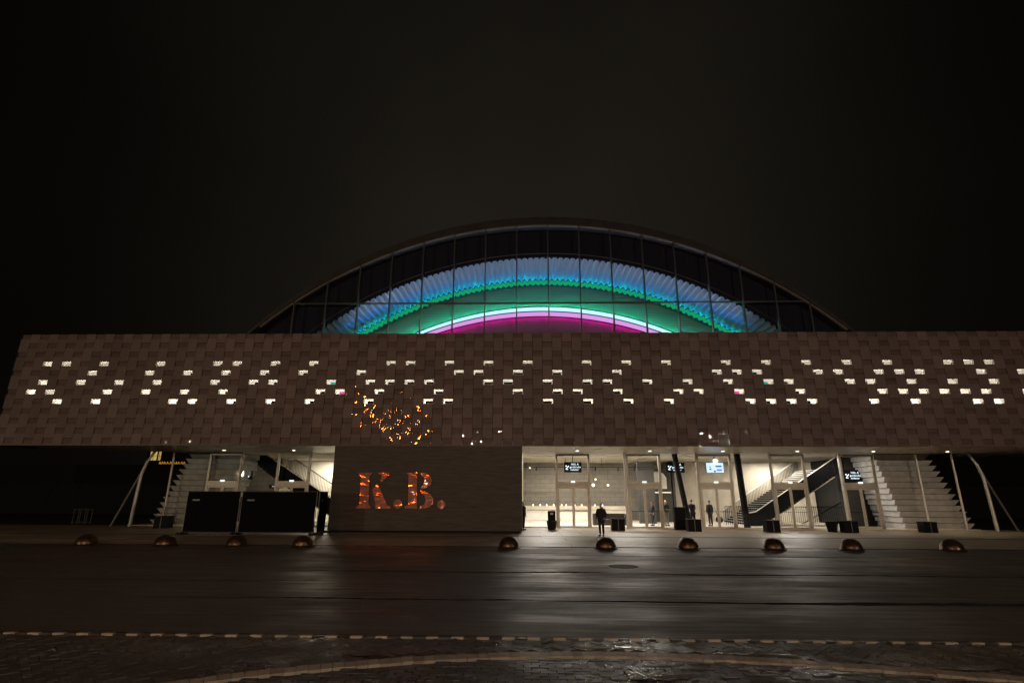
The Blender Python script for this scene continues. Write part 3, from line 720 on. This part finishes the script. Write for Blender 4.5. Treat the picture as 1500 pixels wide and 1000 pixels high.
b = MB(); b.box(-26, -11.5, 47.5, 50.3, .04, 4.99); part('foyer_wall', b, white, HALL)
b = MB(); b.box(-26, -20.6, 45.4, 47.4, .04, 4.99); part('foyer_wall', b, block, HALL)
b = MB(); b.box(-11.5, -3, 38.05, 50.3, .04, 4.99); part('foyer_wall', b, block, HALL)
b = MB(); b.box(-.25, -.2, 38.05, 50, .04, 4.99); part('foyer_wall', b, block, HALL)
b = MB(); b.box(9.0, 10.3, 44, 44.5, .04, 4.75); part('dark_partition', b, darkwall, HALL)
b = MB(); b.box(10.3, 12.3, 46.5, 47, .04, 4.3); part('dark_partition', b, darkwall, HALL)
b = MB(); b.box(23.7, 25.0, 41.3, 41.6, .04, 4.95); part('dark_partition', b, darkwall, HALL)
b = MB(); b.box(-23.8, -22.9, 44.0, 44.3, .04, 2.4); part('dark_partition', b, darkwall, HALL)
# track with spots along the foyer ceiling
tk = MB(); tk.tube([(-.1, 43.5, 4.30), (10, 43.5, 4.30)], .03, 5)
for X in (3.2, 6.1, 9.0): tk.tube([(X, 43.5, 4.30), (X, 43.5, 4.98)], .02, 5)
tr_ = part('light_track', tk, black, HALL)
for X in (.9, 2.4, 4.1, 5.6, 7.4, 8.7):
    b = MB(); b.tube([(X, 43.5, 4.28), (X-.03, 43.6, 4.02)], .05, 8); part('spotlight', b, black, tr_)
for X, P_ in ((1.5, 760), (7.5, 680), (13, 170), (19.5, 420)):
    p_ = MB(); p_.box(X-1.4, X+1.4, 41.15, 41.45, 4.97, 4.985); pn_ = part('ceiling_panel_lamp', p_, frame_m, HALL)
    area_light('foyer_lamp', (X, 41.3, 4.96), 2.6, .25, P_, (1, .90, .80), pn_)
for X, P_ in ((3, 300), (8, 170), (21, 420)):
    p_ = MB(); p_.box(X-1.4, X+1.4, 46.15, 46.45, 4.97, 4.985); pn_ = part('ceiling_panel_lamp', p_, frame_m, HALL)
    area_light('foyer_lamp', (X, 46.3, 4.96), 2.6, .25, P_, (1, .90, .80), pn_)
for X, Y_, P_ in ((-16.5, 45.9, 330), (-22, 41.5, 80), (-14, 41, 110)):
    p_ = MB(); p_.box(X-.9, X+.9, Y_-.15, Y_+.15, 4.97, 4.985); pn_ = part('ceiling_panel_lamp', p_, frame_m, HALL)
    area_light('foyer_lamp', (X, Y_, 4.96), 1.7, .25, P_, (1, .88, .68), pn_)
p_ = MB(); p_.box(21.4, 23.0, 44.0, 44.16, 2.62, 2.68); pn_ = part('ceiling_panel_lamp', p_, frame_m, HALL)  # added wall washer below the stair to brighten the wall, not a ceiling panel
area_light('foyer_lamp', (22.2, 44.2, 2.6), 1.6, .2, 260, (1, .90, .80), pn_, (math.radians(60), 0, 0))
area_light('foyer_lamp', (22.5, 39.6, 4.95), 1.1, .25, 60, (1, .90, .80), pn_)
# long white counter at the back wall
ct = thing('reception_counter', 'long pale reception counter along the back wall of the lit foyer', 'counter', (4, 49, .05))
b = MB(); b.box(-.1, 8.9, 48.7, 49.3, .05, .95); part('counter_front', b, white, ct)
b = MB(); b.box(-.1, 8.9, 48.55, 49.45, .95, 1.25); part('counter_top', b, tan, ct)
sofa = thing('dark_bench', 'dark upholstered high bench standing inside behind the foyer window', 'bench', (6.2, 41, .045))
b = MB(); b.box(5.0, 7.4, 40.9, 41.5, .05, .45); part('seat', b, darkwall, sofa)
b = MB(); b.box(5.0, 7.4, 41.5, 41.7, .05, .86); b.box(4.95, 5.1, 40.85, 41.5, .05, .82); b.box(7.3, 7.45, 40.85, 41.5, .05, .82); part('backrest', b, darkwall, sofa)

# stairs
def stair(xf, run, sgn, y0, y1, xend, rail_near, rail_far, solid_drop, name):
    rise = .165; n = int(abs(xend-xf)/run)
    st = MB()
    for k in range(n):
        xa = xf+sgn*run*k; xb = xf+sgn*run*(k+1); z = .045+rise*(k+1)
        if z > 5.3: break
        st.box(min(xa, xb), max(xa, xb)+.03, y0+.1, y1, z-.26, z)
    s_ = part(name, st, dark, HALL)
    ns = MB()
    for k in range(n):
        xa = xf+sgn*run*k; z = .045+rise*(k+1)
        if z > 5.3: break
        ns.box(xa-.02, xa+.02, y0+.12, y1-.02, z-.03, z+.006)
    part('stair_nosing', ns, white, s_)
    zt = .045+rise*(n-2)
    us = MB(); ya, yb_ = y0+.1, y1+.02; xe_ = xf+sgn*run*(n-2)
    us.v = [(xf+sgn*.5, ya, .05), (xf+sgn*.5, yb_, .05), (xe_, yb_, zt-.35), (xe_, ya, zt-.35), (xf+sgn*.5, ya, .09), (xf+sgn*.5, yb_, .09), (xe_, yb_, zt-.30), (xe_, ya, zt-.30)]
    us.f = [(0, 1, 2, 3), (4, 7, 6, 5), (0, 4, 5, 1), (1, 5, 6, 2), (2, 6, 7, 3), (3, 7, 4, 0)]
    part('stair_underside', us, tan, s_)
    sl_ = rise/run
    def zl(x): return .045+abs(x-xf)*sl_
    xa, xb = xf-sgn*.5, xend
    pr = MB(); pr.prism([(xa, zl(xf)-.0), (xa, zl(xf)+rail_near-.1), (xf, zl(xf)+rail_near-.0), (xb, zl(xb)+rail_near), (xb, zl(xb)-solid_drop), (xf+sgn*.3, .046)], y0, y0+.08); part('solid_balustrade', pr, black, s_)
    hr = MB(); hr.tube([(xa, y0-.03, zl(xf)+rail_near-.03), (xf, y0-.03, zl(xf)+rail_near+.04), (xb, y0-.03, zl(xb)+rail_near+.04)], .035, 7); part('handrail', hr, white, s_)
    hr = MB(); hr.tube([(xf, y1, zl(xf)+rail_far), (xb, y1, zl(xb)+rail_far)], .035, 7); part('handrail', hr, white if sgn > 0 else black, s_)
    br = MB(); x = xf
    while abs(x-xb) > .1: br.box(x-.012, x+.012, y1-.012, y1+.012, zl(x), zl(x)+rail_far-.03); x += sgn*.13
    part('baluster', br, black, s_, kind='stuff')
stair(16.8, .268, 1, 41, 47.6, 23.7, .95, .95, .05, 'staircase')
stair(-13.2, .275, -1, 41, 45.2, -20.9, .95, 1.2, -.1, 'staircase')
# railing in the right part of the foyer
rl = thing('foyer_railing', 'low black railing with upright bars under the right staircase', 'railing', (20, 43, .045))
b = MB(); b.tube([(15.4, 43.2, 1.36), (24.3, 43.2, 1.36)], .03, 6); part('top_rail', b, black, rl)
b = MB(); x = 15.4
while x < 24.3: b.box(x-.014, x+.014, 43.19, 43.22, .05, 1.34); x += .15
part('baluster', b, black, rl, kind='stuff')
b = MB(); b.tube([(21.0, 43.05, .1), (24.2, 43.05, 1.7)], .035, 6); part('handrail', b, black, rl)

# folded concrete end walls (stacked tilted slabs)
def folded(x_out_bot, x_in_bot, x_out_top, x_in_top, sgn):
    n = 13
    for k in range(n):
        t = k/n; z0 = .05+k*(4.93/n); z1 = z0+4.93/n
        xo = x_out_bot+(x_out_top-x_out_bot)*t; xi = x_in_bot+(x_in_top-x_in_bot)*t
        d = .20
        b = MB(); i0 = 0
        b.v = [(xi, 38.62, z0), (xo-sgn*d, 38.62, z0), (xo+sgn*.06, 38.45, z1-.03), (xi, 38.45, z1-.03), (xi, 41.5, z0), (xo-sgn*d, 41.5, z0), (xo+sgn*.06, 41.5, z1-.03), (xi, 41.5, z1-.03), ]
        b.f = [(0, 1, 2, 3), (4, 7, 6, 5), (0, 4, 5, 1), (1, 5, 6, 2), (2, 6, 7, 3), (3, 7, 4, 0)]
        part('folded_slab', b, concrete, HALL)
folded(30.25, 25.7, 28.0, 24.35, 1)
folded(-26.25, -22.3, -24.15, -20.2, -1)
b = MB(); b.box(25.1, 28.0, 41.6, 50, 0, 4.97); part('end_core', b, dark, HALL)

# ---------------------------------------------------------------- text
def text_mesh(s, size, mat, name='lettering', shear=0):
    cu = bpy.data.curves.new(name, 'FONT'); cu.body = s; cu.size = size; cu.align_x = 'CENTER'; cu.extrude = .004; cu.shear = shear; cu.resolution_u = 2
    o = bpy.data.objects.new(name, cu); COL.objects.link(o)
    me = bpy.data.meshes.new_from_object(o.evaluated_get(bpy.context.evaluated_depsgraph_get()))
    bpy.data.objects.remove(o); me.materials.clear(); me.materials.append(mat)
    me.transform(Matrix.Rotation(math.radians(90), 4, 'X')); return me
def screen(x0, x1, z0, z1, y, label, mode, flip=1, pole=True):
    cx, cz = (x0+x1)/2, (z0+z1)/2; w_, h_ = (x1-x0)/2, (z1-z0)/2
    t = thing('info_screen', label, 'screen', (cx, y, cz))
    link('screen_body', MB().box(-w_, w_, -.05, .05, -h_, h_).mesh('screen_body', black), t)
    if pole: link('hanger', MB().tube([(0, 0, h_), (0, 0, 4.98-cz)], .03, 6).mesh('hanger', black), t)
    if mode == 'text':
        for s_, zz, sz, dx, shr in (('HAL A', .15, .20, .16, 0), ('garderobe', -.05, .20, .18, 0), ('toiletter', -.24, .19, .12, .3)):
            link('lettering', text_mesh(s_, sz, M_TXT, shear=shr), t, (dx*flip, -.056, zz))
        a_ = MB(); a_.tube([(-.52*flip, -.06, -.14), (-.3*flip, -.06, .1)], .03, 5); a_.tube([(-.52*flip, -.06, -.16), (-.36*flip, -.06, -.16)], .025, 5); link('arrow', a_.mesh('arrow', M_TXT), t)
        link('dot', MB().lathe([(.05, -.01), (.05, .01)], 12).mesh('dot', M_TXT), t, (-.5*flip, -.06, .08)).rotation_euler.x = math.radians(90)
    else:
        link('display', MB().box(-w_+.03, w_-.03, -.056, -.051, -h_+.03, h_-.03).mesh('display', E('screen_bright', (.62, .80, 1.0), 1.25)), t)
        mb_ = E('screen_blue', (.03, .10, .40), .8); md = E('screen_dark', (.01, .04, .09), .6); ml = E('screen_pale_blue', (.25, .34, .9), .9)
        for a0, a1, b0, b1, mm in ((.05, .5, .05, .16, mb_), (.12, .5, -.24, -.1, ml), (-.42, -.27, -.15, -.06, md), (-.42, -.3, .03, .09, mb_), (-.1, .03, -.32, -.2, mb_)):
            link('picture_block', MB().box(a0, a1, -.06, -.057, b0, b1).mesh('picture_block', mm), t)
    return t
screen(2.91, 4.22, 3.79, 4.54, 41, 'black hanging screen with white text seen over the first door beside the sign wall', 'text')
screen(10.54, 11.9, 3.79, 4.53, 41, 'black hanging screen with white text half hidden behind the leaning black column', 'text')
screen(13.49, 14.82, 3.76, 4.54, 41, 'bright blue-white picture screen hanging left of the upright black column', 'pic')
screen(23.44, 24.99, 3.19, 4.02, 41, 'black screen with bluish white text over the rightmost glass door', 'text', pole=False)
screen(-22.23, -20.75, 3.19, 3.89, 41, 'black screen with white arrow and text left of the left staircase', 'text', -1, pole=False)
# small wall signs
for x, y_, z_, w_, lb in ((24.2, 48.1, 3.35, .35, 'small dark upper direction sign on the tan wall under the right staircase'), (24.3, 48.1, 2.95, .6, 'small dark lower direction sign on the tan wall under the right staircase'), (-20.6, 44.9, 2.75, .6, 'small black emergency sign on the wall below the left staircase')):
    t = thing('wall_sign', lb, 'sign', (x, y_, z_)); link('plate', MB().box(-w_, w_, -.03, .03, -.14, .14).mesh('plate', black), t); link('pictogram', MB().box(-w_*.6, w_*.3, -.036, -.031, -.05, .06).mesh('pictogram', E('sign_glow', (.7, .8, .7), .35)), t)
# pendants
for x, y_, z_, r_, lb in ((5.55, 45, 2.95, .13, 'small glowing globe pendant left of a pair behind the foyer glass'), (6.75, 45, 2.95, .10, 'small glowing globe pendant right of a pair behind the foyer glass'), (5.75, 45, 3.4, .08, 'small warm lamp hanging just above the pair of globe pendants'), (.35, 42, 4.15, .06, 'tiny warm lamp beside the sign wall corner behind glass'), (10.9, 45.5, 3.0, .10, 'small lamp glowing behind the leaning black column')):
    t = thing('pendant_lamp', lb, 'lamp', (x, y_, z_)); link('globe', MB().lathe([(.005, -r_), (r_*.7, -r_*.7), (r_, 0), (r_*.7, r_*.7), (.005, r_)], 14).mesh('globe', M_GLOBE), t); link('cord', MB().tube([(0, 0, r_), (0, 0, 4.98-z_)], .008, 4).mesh('cord', black), t)
t = thing('pendant_lamp', 'orange dome pendant hanging under the left staircase', 'lamp', (-20.3, 43, 4.4)); link('shade', MB().lathe([(.30, -.12), (.26, .02), (.12, .16), (.03, .2)], 18).mesh('shade', E('amber_shade', (1, .5, .08), .8)), t); link('cord', MB().tube([(0, 0, .2), (0, 0, .58)], .01, 4).mesh('cord', black), t)
# bright poster board and bar shelf
t = thing('poster_board', 'pale rounded poster board on the dark wall behind the leaning black column', 'board', (11.1, 46.3, 3.2)); link('board', MB().prism([(-.75, -.5), (.75, -.5), (.75, .4), (.5, .75), (-.1, .9), (-.75, .6)], -.02, .02).mesh('board', white), t)
t = thing('bar_shelf', 'narrow self-glowing bar shelf on the dark wall behind the leaning column', 'shelf', (11.2, 46.2, 2.4)); link('shelf_board', MB().box(-.9, .9, -.15, .15, -.04, .04).mesh('shelf_board', E('shelf_glow', (1, .85, .62), 1.4)), t)  # board emits its brightness itself instead of catching light
# string of small reflections on the counter, added as small glowing cups
for k in range(11):
    X = .6+k*.62+random.uniform(-.12, .12)
    t = thing('reflection_dot', 'small glowing cup standing in for a reflection on the long pale foyer counter', 'reflection', (X, 48.9, 1.25), group='painted reflections along the foyer counter')
    link('glass', MB().lathe([(.05, 0), (.06, .12), (.045, .14)], 10).mesh('glass', M_GLOBE), t)

# ================================================================ BOLLARDS, PLANTERS, BIN
prof = []
R_, H_ = .42, .43
for k in range(0, 11):
    w_ = math.pi/2*k/10; prof.append((max(.004, R_*math.cos(w_)**.9 if k < 10 else .004), .03+H_*math.sin(w_)))
dome_me = MB().lathe([(R_+.01, 0), (R_+.01, .03)]+prof, 40).mesh('dome', bronze_m, smooth=True)
ring_me = MB().lathe([(R_+.06, 0), (R_+.06, .02), (R_-.02, .025)], 40).mesh('base_ring', dark)
bol = [(-18.51, 'leftmost dark dome bollard in the shadow under the canopy end'), (-15.13, 'bronze dome bollard just left of the dark mesh fence'), (-12.09, 'bronze dome bollard before the middle of the dark mesh fence'), (-9.3, 'golden dome bollard at the right end of the dark mesh fence'),
       (-.69, 'golden dome bollard in front of the right corner of the sign box'), (3.3, 'bronze dome bollard right in front of the standing person'), (6.66, 'bronze dome bollard right of the standing person'), (10.12, 'reddish dome bollard third from the right'), (13.24, 'reddish dome bollard second from the right'), (17.26, 'rightmost dark red dome bollard')]
for x, lb in bol:
    t = thing('dome_bollard', lb, 'bollard', (x, 23.35, 0), 'dome bollards along the edge of the plaza'); t.rotation_euler.z = random.uniform(0, 6)
    link('dome', dome_me, t); link('base_ring', ring_me, t)
def planter(x, y, w_, h_, lb, split=True, taper=0):
    t = thing('planter_box', lb, 'planter', (x, y, .006))
    b = MB()
    if taper: b.lathe([(w_*.36, 0), (w_*.5, h_), (w_*.44, h_), (w_*.42, h_-.05)], 4)
    else: b.box(-w_/2, w_/2, -.3, .3, 0, h_)
    link('body', b.mesh('body', black), t)
    b = MB(); b.box(-w_/2-.02, w_/2+.02, -.32, .32, h_, h_+.035); link('rim', b.mesh('rim', dark), t)
    if split: b = MB(); b.box(-.02, .02, -.325, -.30, .02, h_); link('divider', b.mesh('divider', galv_m), t)
planter(5.8, 35.4, .80, .68, 'black cube planter in front of the foyer window with dark bench')
planter(10.45, 35.1, .80, .68, 'black cube planter below the leaning black column')
planter(15.15, 34.9, .80, .66, 'black cube planter left of the stair door')
planter(19.75, 34.7, .80, .66, 'black cube planter left of the rightmost door')
planter(24.74, 35.1, .80, .60, 'dark cube planter before the right folded concrete wall')
planter(-23.34, 35.5, .9, .70, 'brown cube planter at the foot of the left folded concrete wall')
planter(19.0, 35.2, .8, .62, 'small tapered black pot beside a cube planter', False, 1)
t = thing('litter_bin', 'dark litter bin with pale sticker on a pot beside the first door', 'bin', (1.67, 35.7, .006))
link('pot', MB().lathe([(.24, 0), (.33, .52), (.30, .56)], 20).mesh('pot', dark), t); link('bin_box', MB().box(-.24, .24, -.2, .2, .56, 1.15).mesh('bin_box', black), t); link('sticker', MB().box(-.09, .09, -.215, -.205, .93, 1.05).mesh('sticker', white), t)
t = thing('litter_bin', 'tall narrow dark bin behind the planter at the leaning column', 'bin', (10.0, 36.3, .006)); link('body', MB().box(-.4, .3, -.2, .2, 0, 1.35).mesh('body', black), t); link('lid', MB().box(-.43, .33, -.23, .23, 1.35, 1.42).mesh('lid', dark), t)

# ================================================================ FENCE
def fence(p0, p1, lb, z0=.12, z1=2.25):
    p0, p1 = Vector(p0), Vector(p1); L_ = (p1-p0).length; c = (p0+p1)/2
    t = thing('site_fence_panel', lb, 'fence', (c.x, c.y, 0), 'site fence panels left of the sign box'); t.rotation_euler.z = math.atan2(p1.y-p0.y, p1.x-p0.x)
    h = L_/2
    b = MB(); b.tube([(-h+.03, 0, 0), (-h+.03, 0, z1)], .022, 6); b.tube([(h-.03, 0, 0), (h-.03, 0, z1)], .022, 6); b.tube([(-h, 0, z1), (h, 0, z1)], .018, 6); b.tube([(-h, 0, z0), (h, 0, z0)], .018, 6)
    link('tube_frame', b.mesh('tube_frame', galv_m), t)
    b = MB(); nx, nz_ = 14, 6
    for i in range(nx+1):
        for j in range(nz_+1):
            b.v.append((-h+.05+(L_-.1)*i/nx, -.03+.02*math.sin(i*1.9+j), z0+.02+(z1-z0-.04)*j/nz_))
    for i in range(nx):
        for j in range(nz_): a_ = i*(nz_+1)+j; b.f.append((a_, a_+nz_+1, a_+nz_+2, a_+1))
    link('tarp', b.mesh('tarp', tarp_m, smooth=True), t)
    for sx in (-1, 1): link('foot_block', MB().box(sx*(h-.03)-.12, sx*(h-.03)+.12, -.36, .36, 0, .12).mesh('foot_block', dark), t)
    link('name_plate', MB().box(-h+.35, -h+.75, -.06, -.052, z1-.5, z1-.42).mesh('name_plate', galv_m), t)
fence((-18.65, 30), (-15.65, 30), 'left dark mesh fence panel beside the folded concrete wall')
fence((-15.6, 30), (-11.4, 30), 'wide dark mesh fence panel in front of the left doors')
fence((-11.3, 30.0), (-11.62, 32.1), 'narrow fence panel turned in against the sign box')
t = thing('loose_rail', 'pale metal rail lying at the foot of the dark fence', 'rail', (-15.9, 28.6, .03)); link('bar', MB().tube([(-1.1, 0, .02), (1.0, .35, .02), (1.35, .0, .12)], .03, 6).mesh('bar', galv_m), t)
t = thing('bike_rack', 'faint grey bicycle rack frame standing in the dark left of the canopy posts', 'bike rack', (-32.6, 40, 0))
b = MB()
for x in (-.5, 0, .5): b.tube([(x, 0, 0), (x, 0, 1.0), (x+.35, 0, 1.0), (x+.35, 0, 0)], .03, 6)
b.tube([(-.6, 0, .12), (.95, 0, .12)], .025, 6); b.tube([(-.6, 0, 1.0), (.95, 0, 1.0)], .025, 6)
link('rack_frame', b.mesh('rack_frame', P('dull_rack_steel', (.07, .068, .065), .6, .4)), t)

# ================================================================ PEOPLE
def skinned(name, verts, edges, radii, mat, parent, sub=1):
    me = bpy.data.meshes.new(name); me.from_pydata(verts, edges, []); o = bpy.data.objects.new(name, me); COL.objects.link(o)
    md = o.modifiers.new('s', 'SKIN'); md.use_smooth_shade = True
    sv = me.skin_vertices[0].data
    for k, r in enumerate(radii): sv[k].radius = r if isinstance(r, tuple) else (r, r)
    sv[0].use_root = True
    if sub: o.modifiers.new('b', 'SUBSURF').levels = sub
    dg = bpy.context.evaluated_depsgraph_get(); m2 = bpy.data.meshes.new_from_object(o.evaluated_get(dg)); bpy.data.objects.remove(o)
    m2.materials.clear(); m2.materials.append(mat)
    for p in m2.polygons: p.use_smooth = True
    return link(name, m2, parent)
skin_m = P('skin', (.45, .27, .19), .55)
def person(loc, rot, label, H=1.72, coat=(.012, .012, .016), trouser=(.01, .01, .014), hair=(.012, .008, .006), arms='down', long_coat=True, hood=False, lean=0.0):
    t = thing('person', label, 'person', loc); t.rotation_euler.z = rot; t.scale = (H/1.75,)*3
    v, e, r = [], [], []
    def add(p, rad, par=None):
        v.append(p); r.append(rad)
        if par is not None: e.append((par, len(v)-1))
        return len(v)-1
    ln = lean
    pel = add((0, 0, .93), (.15, .11)); bel = add((0, -.0-ln*.15, 1.1), (.14, .10), pel); ch = add((0, -ln*.35, 1.30), (.17, .115), bel); nk0 = add((0, .01-ln*.5, 1.44), (.09, .08), ch)
    nk = add((0, .0-ln*.6, 1.50), .052, nk0); hd0 = add((0, -.01-ln*.65, 1.56), (.062, .075), nk); hd1 = add((0, -.012-ln*.7, 1.64), (.075, .092), hd0); hd2 = add((0, 0-ln*.7, 1.715), (.055, .07), hd1)
    nose = add((0, -.115-ln*.7, 1.615), .012, hd1)
    limb = {}
    for s_ in (-1, 1):
        sh = add((s_*.18, -ln*.45, 1.40), .058, ch)
        if arms == 'down': el, wr = (s_*.25, .02, 1.13), (s_*.25, -.06, .90)
        elif arms == 'pocket': el, wr = (s_*.29, .06, 1.14), (s_*.20, -.06, .97)
        else: el, wr = (s_*.24, -.05-ln*.4, 1.14), (s_*.12, -.28-ln*.4, 1.12)
        a1 = add(el, .042, sh); a2 = add(wr, .027, a1)
        d = (Vector(wr)-Vector(el)).normalized(); pw = Vector(wr)+d*.07; pm = add(tuple(pw), (.034, .018), a2)
        for f_ in range(4):
            o_ = Vector(((f_-1.5)*.0, (f_-1.5)*.021, 0)); q = pw+d*.045+o_; f1 = add(tuple(q), .009, pm); add(tuple(q+d*(.04 if f_ in (1, 2) else .03)+Vector((-s_*.012, 0, 0))), .007, f1)
        th = add(tuple(pw-d*.02+Vector((-s_*.01, -.045, 0))), .010, pm); add(tuple(pw+d*.02+Vector((-s_*.015, -.06, 0))), .008, th)
        hp = add((s_*.09, 0, .88), .095, pel); kn = add((s_*.10, -.01, .49), .062, hp); an = add((s_*.10, .02, .10), .042, kn); he = add((s_*.10, .03, .045), .042, an); add((s_*.115, -.15, .035), .032, he)
    skinned('body', v, e, r, skin_m, t)
    # clothing
    cm = P('coat_cloth', coat, .85, noise=(20, .2)); tm = P('trouser_cloth', trouser, .85); hm = P('hair', hair, .6)
    hem = .62 if long_coat else .88; bk_ = 1.22 if long_coat else 1.05
    cvv = [(0, 0, hem), (0, 0, .95), (0, -ln*.15, 1.12), (0, -ln*.35, 1.31), (0, -ln*.5, 1.43), (0, -ln*.55, 1.49)]
    cr = [(a_*bk_, b_*bk_) for a_, b_ in ((.18, .15), (.185, .15), (.175, .145), (.20, .15))]+[(.125, .11), (.08, .08)]
    ce = [(k, k+1) for k in range(5)]
    for s_ in (-1, 1):
        if arms == 'down': el, wr = (s_*.25, .02, 1.13), (s_*.25, -.055, .92)
        elif arms == 'pocket': el, wr = (s_*.29, .06, 1.14), (s_*.20, -.06, .96)
        else: el, wr = (s_*.24, -.05-ln*.4, 1.14), (s_*.125, -.26-ln*.4, 1.12)
        i = len(cvv); cvv += [(s_*.19, -ln*.45, 1.395), el, wr]; cr += [.08, .065, .048]; ce += [(3, i), (i, i+1), (i+1, i+2)]
    skinned('coat', cvv, ce, cr, cm, t)
    tv, te, trr = [(0, 0, .95)], [], [(.145, .12)]
    for s_ in (-1, 1):
        i = len(tv); tv += [(s_*.09, 0, .86), (s_*.10, -.01, .49), (s_*.10, .02, .10)]; trr += [.105, .078, .062]; te += [(0, i), (i, i+1), (i+1, i+2)]
    skinned('trousers', tv, te, trr, tm, t)
    for s_ in (-1, 1): skinned('shoe', [(s_*.10, .05, .045), (s_*.105, -.06, .045), (s_*.118, -.17, .035)], [(0, 1), (1, 2)], [.048, .05, .038], black, t)
    hv = [(0, .035-ln*.7, 1.60), (0, .03-ln*.7, 1.68), (0, .005-ln*.7, 1.735)]; skinned('hair', hv, [(0, 1), (1, 2)], [(.078, .07), (.082, .085), (.06, .075)], hm, t)
    for s_ in (-1, 1): link('eye', MB().lathe([(.003, -.008), (.009, 0), (.003, .008)], 8).mesh('eye', black), t, (s_*.032, -.098-ln*.7, 1.655))
    if hood: skinned('hood', [(0, .09, 1.42), (0, .12, 1.5), (0, .1, 1.56)], [(0, 1), (1, 2)], [(.12, .07), (.11, .07), (.07, .05)], cm, t)
    return t
person((4.12, 30.5, .006), math.radians(-25), 'person in long dark hooded coat standing on the plaza before the first doors', 1.70, arms='pocket', hood=True)
person((-.16, 35.3, .006), math.radians(60), 'dark clothed person half hidden behind the right edge of the sign box', 1.75, long_coat=False)
person((10.15, 40.4, .045), math.radians(20), 'fair haired person in dark jacket and grey trousers inside left of the leaning column', 1.78, coat=(.02, .025, .022), trouser=(.16, .13, .12), hair=(.35, .2, .08), arms='front', long_coat=False)
person((9.25, 40.8, .045), math.radians(-70), 'person in dark clothes standing inside behind the post of the second door', 1.7, long_coat=False)
person((11.75, 39.4, .045), math.radians(190), 'person in black with raised elbow right behind the leaning black column', 1.82, arms='front', long_coat=False, lean=.15)
pb = person((13.35, 40.6, .045), math.radians(200), 'person in dark jacket with a shoulder bag inside the third door', 1.78, coat=(.015, .02, .02), arms='down', long_coat=False)
t = thing('shoulder_bag', 'round black bag hanging beside the person inside the third door', 'bag', (13.95, 40.5, .5)); link('bag_body', MB().lathe([(.05, -.22), (.22, -.16), (.27, 0), (.2, .16), (.05, .22)], 16).mesh('bag_body', black, smooth=True), t); link('strap', MB().tube([(-.1, 0, .2), (-.28, 0, .85)], .015, 5).mesh('strap', black), t)
t = thing('cafe_table', 'dark round table inside behind the glass left of the leaning column', 'table', (10.9, 39.4, .045)); link('tabletop', MB().lathe([(.45, .72), (.45, .76)], 24).mesh('tabletop', dark), t); link('pedestal', MB().lathe([(.22, 0), (.03, .03), (.03, .72)], 14).mesh('pedestal', black), t)

# ================================================================ FAR BUILDINGS
fb_m = P('unlit_render', (.010, .009, .009), .9)
lb_ = thing('far_building', 'unlit low building in the dark at far left with lit yellow window above', 'building', (-70, 60, 0))
b = MB(); b.box(-130, -39.5, 60.2, 90, 0, 5.32); b.box(-39.5, -27, 60.2, 85, 0, 5.2); part('wall', b, fb_m, lb_)
b = MB(); b.box(-47, -27.5, 66, 80, 5.2, 8.4); part('upper_storey', b, fb_m, lb_)
for x0_, x1_ in ((-46.55, -45.75), (-45.5, -45.25)):
    b = MB(); b.box(x0_, x1_, 65.93, 65.99, 6.15, 7.2); wq = part('window', b, M_WINY, lb_)
    b = MB(); b.box((x0_+x1_)/2-.02, (x0_+x1_)/2+.02, 65.9, 65.93, 6.15, 7.2); b.box(x0_, x1_, 65.9, 65.93, 6.65, 6.69); part('glazing_bar', b, black, wq)
ns = thing('neon_sign', 'small unreadable orange neon lettering on the far building behind the left column', 'sign', (-39.8, 60.1, 5.5))
b = MB(); x = -1.45
while x < 1.5:
    b.tube([(x, 0, -.12), (x+.06, 0, .14), (x+.16, 0, .1*random.uniform(-1, 1)), (x+.2, 0, -.1)], .028, 4)
    x += random.uniform(.24, .36)
link('neon_strokes', b.mesh('neon_strokes', M_NEON), ns)
rb_ = thing('far_building', 'unlit low building in the dark beyond the right end of the hall', 'building', (70, 60, 0))
b = MB(); b.box(44, 130, 60.2, 90, 0, 6.1); part('wall', b, fb_m, rb_); b = MB(); b.prism([(43.5, 6.1), (130, 6.1), (130, 6.5), (44.5, 6.4)], 60, 90); part('roof', b, fb_m, rb_)

# ================================================================ STREET LAMPS (behind the photographer)
def street_lamp(x, y, h, col, power, label, aim=(0, 32, 4), r=.22):
    t = thing('street_lamp', label, 'lamp post', (x, y, 0))
    link('pole', MB().tube([(0, 0, 0), (0, 0, h-.6), (0, .5, h+.1), (0, 1.0, h+.2)], [.09, .06, .05, .04], 10).mesh('pole', dark), t)
    link('lamp_head', MB().box(-.3, .3, .8, 1.7, h+.12, h+.26).mesh('lamp_head', dark), t)
    lens = led('lens_%d' % int(x), col, power/70); link('lens', MB().lathe([(.01, h-.02), (r*.8, h+.02), (r, h+.115)], 16, 0, 1.25).mesh('lens', lens), t)
    ld = bpy.data.lights.new('lamp_light', 'SPOT'); ld.energy = power; ld.color = col; ld.shadow_soft_size = r; ld.spot_size = math.radians(150); ld.spot_blend = .6
    o = bpy.data.objects.new('lamp_light', ld); COL.objects.link(o); o.parent = t; o.location = (0, 1.25, h-.28)
    d = Vector(aim)-Vector((x, y, h)); o.rotation_euler = d.to_track_quat('-Z', 'Y').to_euler()
LW = (1.0, .79, .60); LG = (1.0, .90, .62); LO = (1.0, .26, .04)
street_lamp(-46, -12, 5.6, LG, 7800, 'pale street lamp far left behind the photographer', (-28, 32, 8))
street_lamp(-19, -14, 13.5, LO, 4200, 'orange sodium street lamp left behind the photographer', (-12, 32, 7), .6)
street_lamp(-4, -14, 8, LW, 8800, 'warm street lamp straight behind the photographer', (0, 32, 7), .2)
street_lamp(31, -14, 8, LW, 9300, 'warm street lamp right behind the photographer', (20, 32, 7), .2)
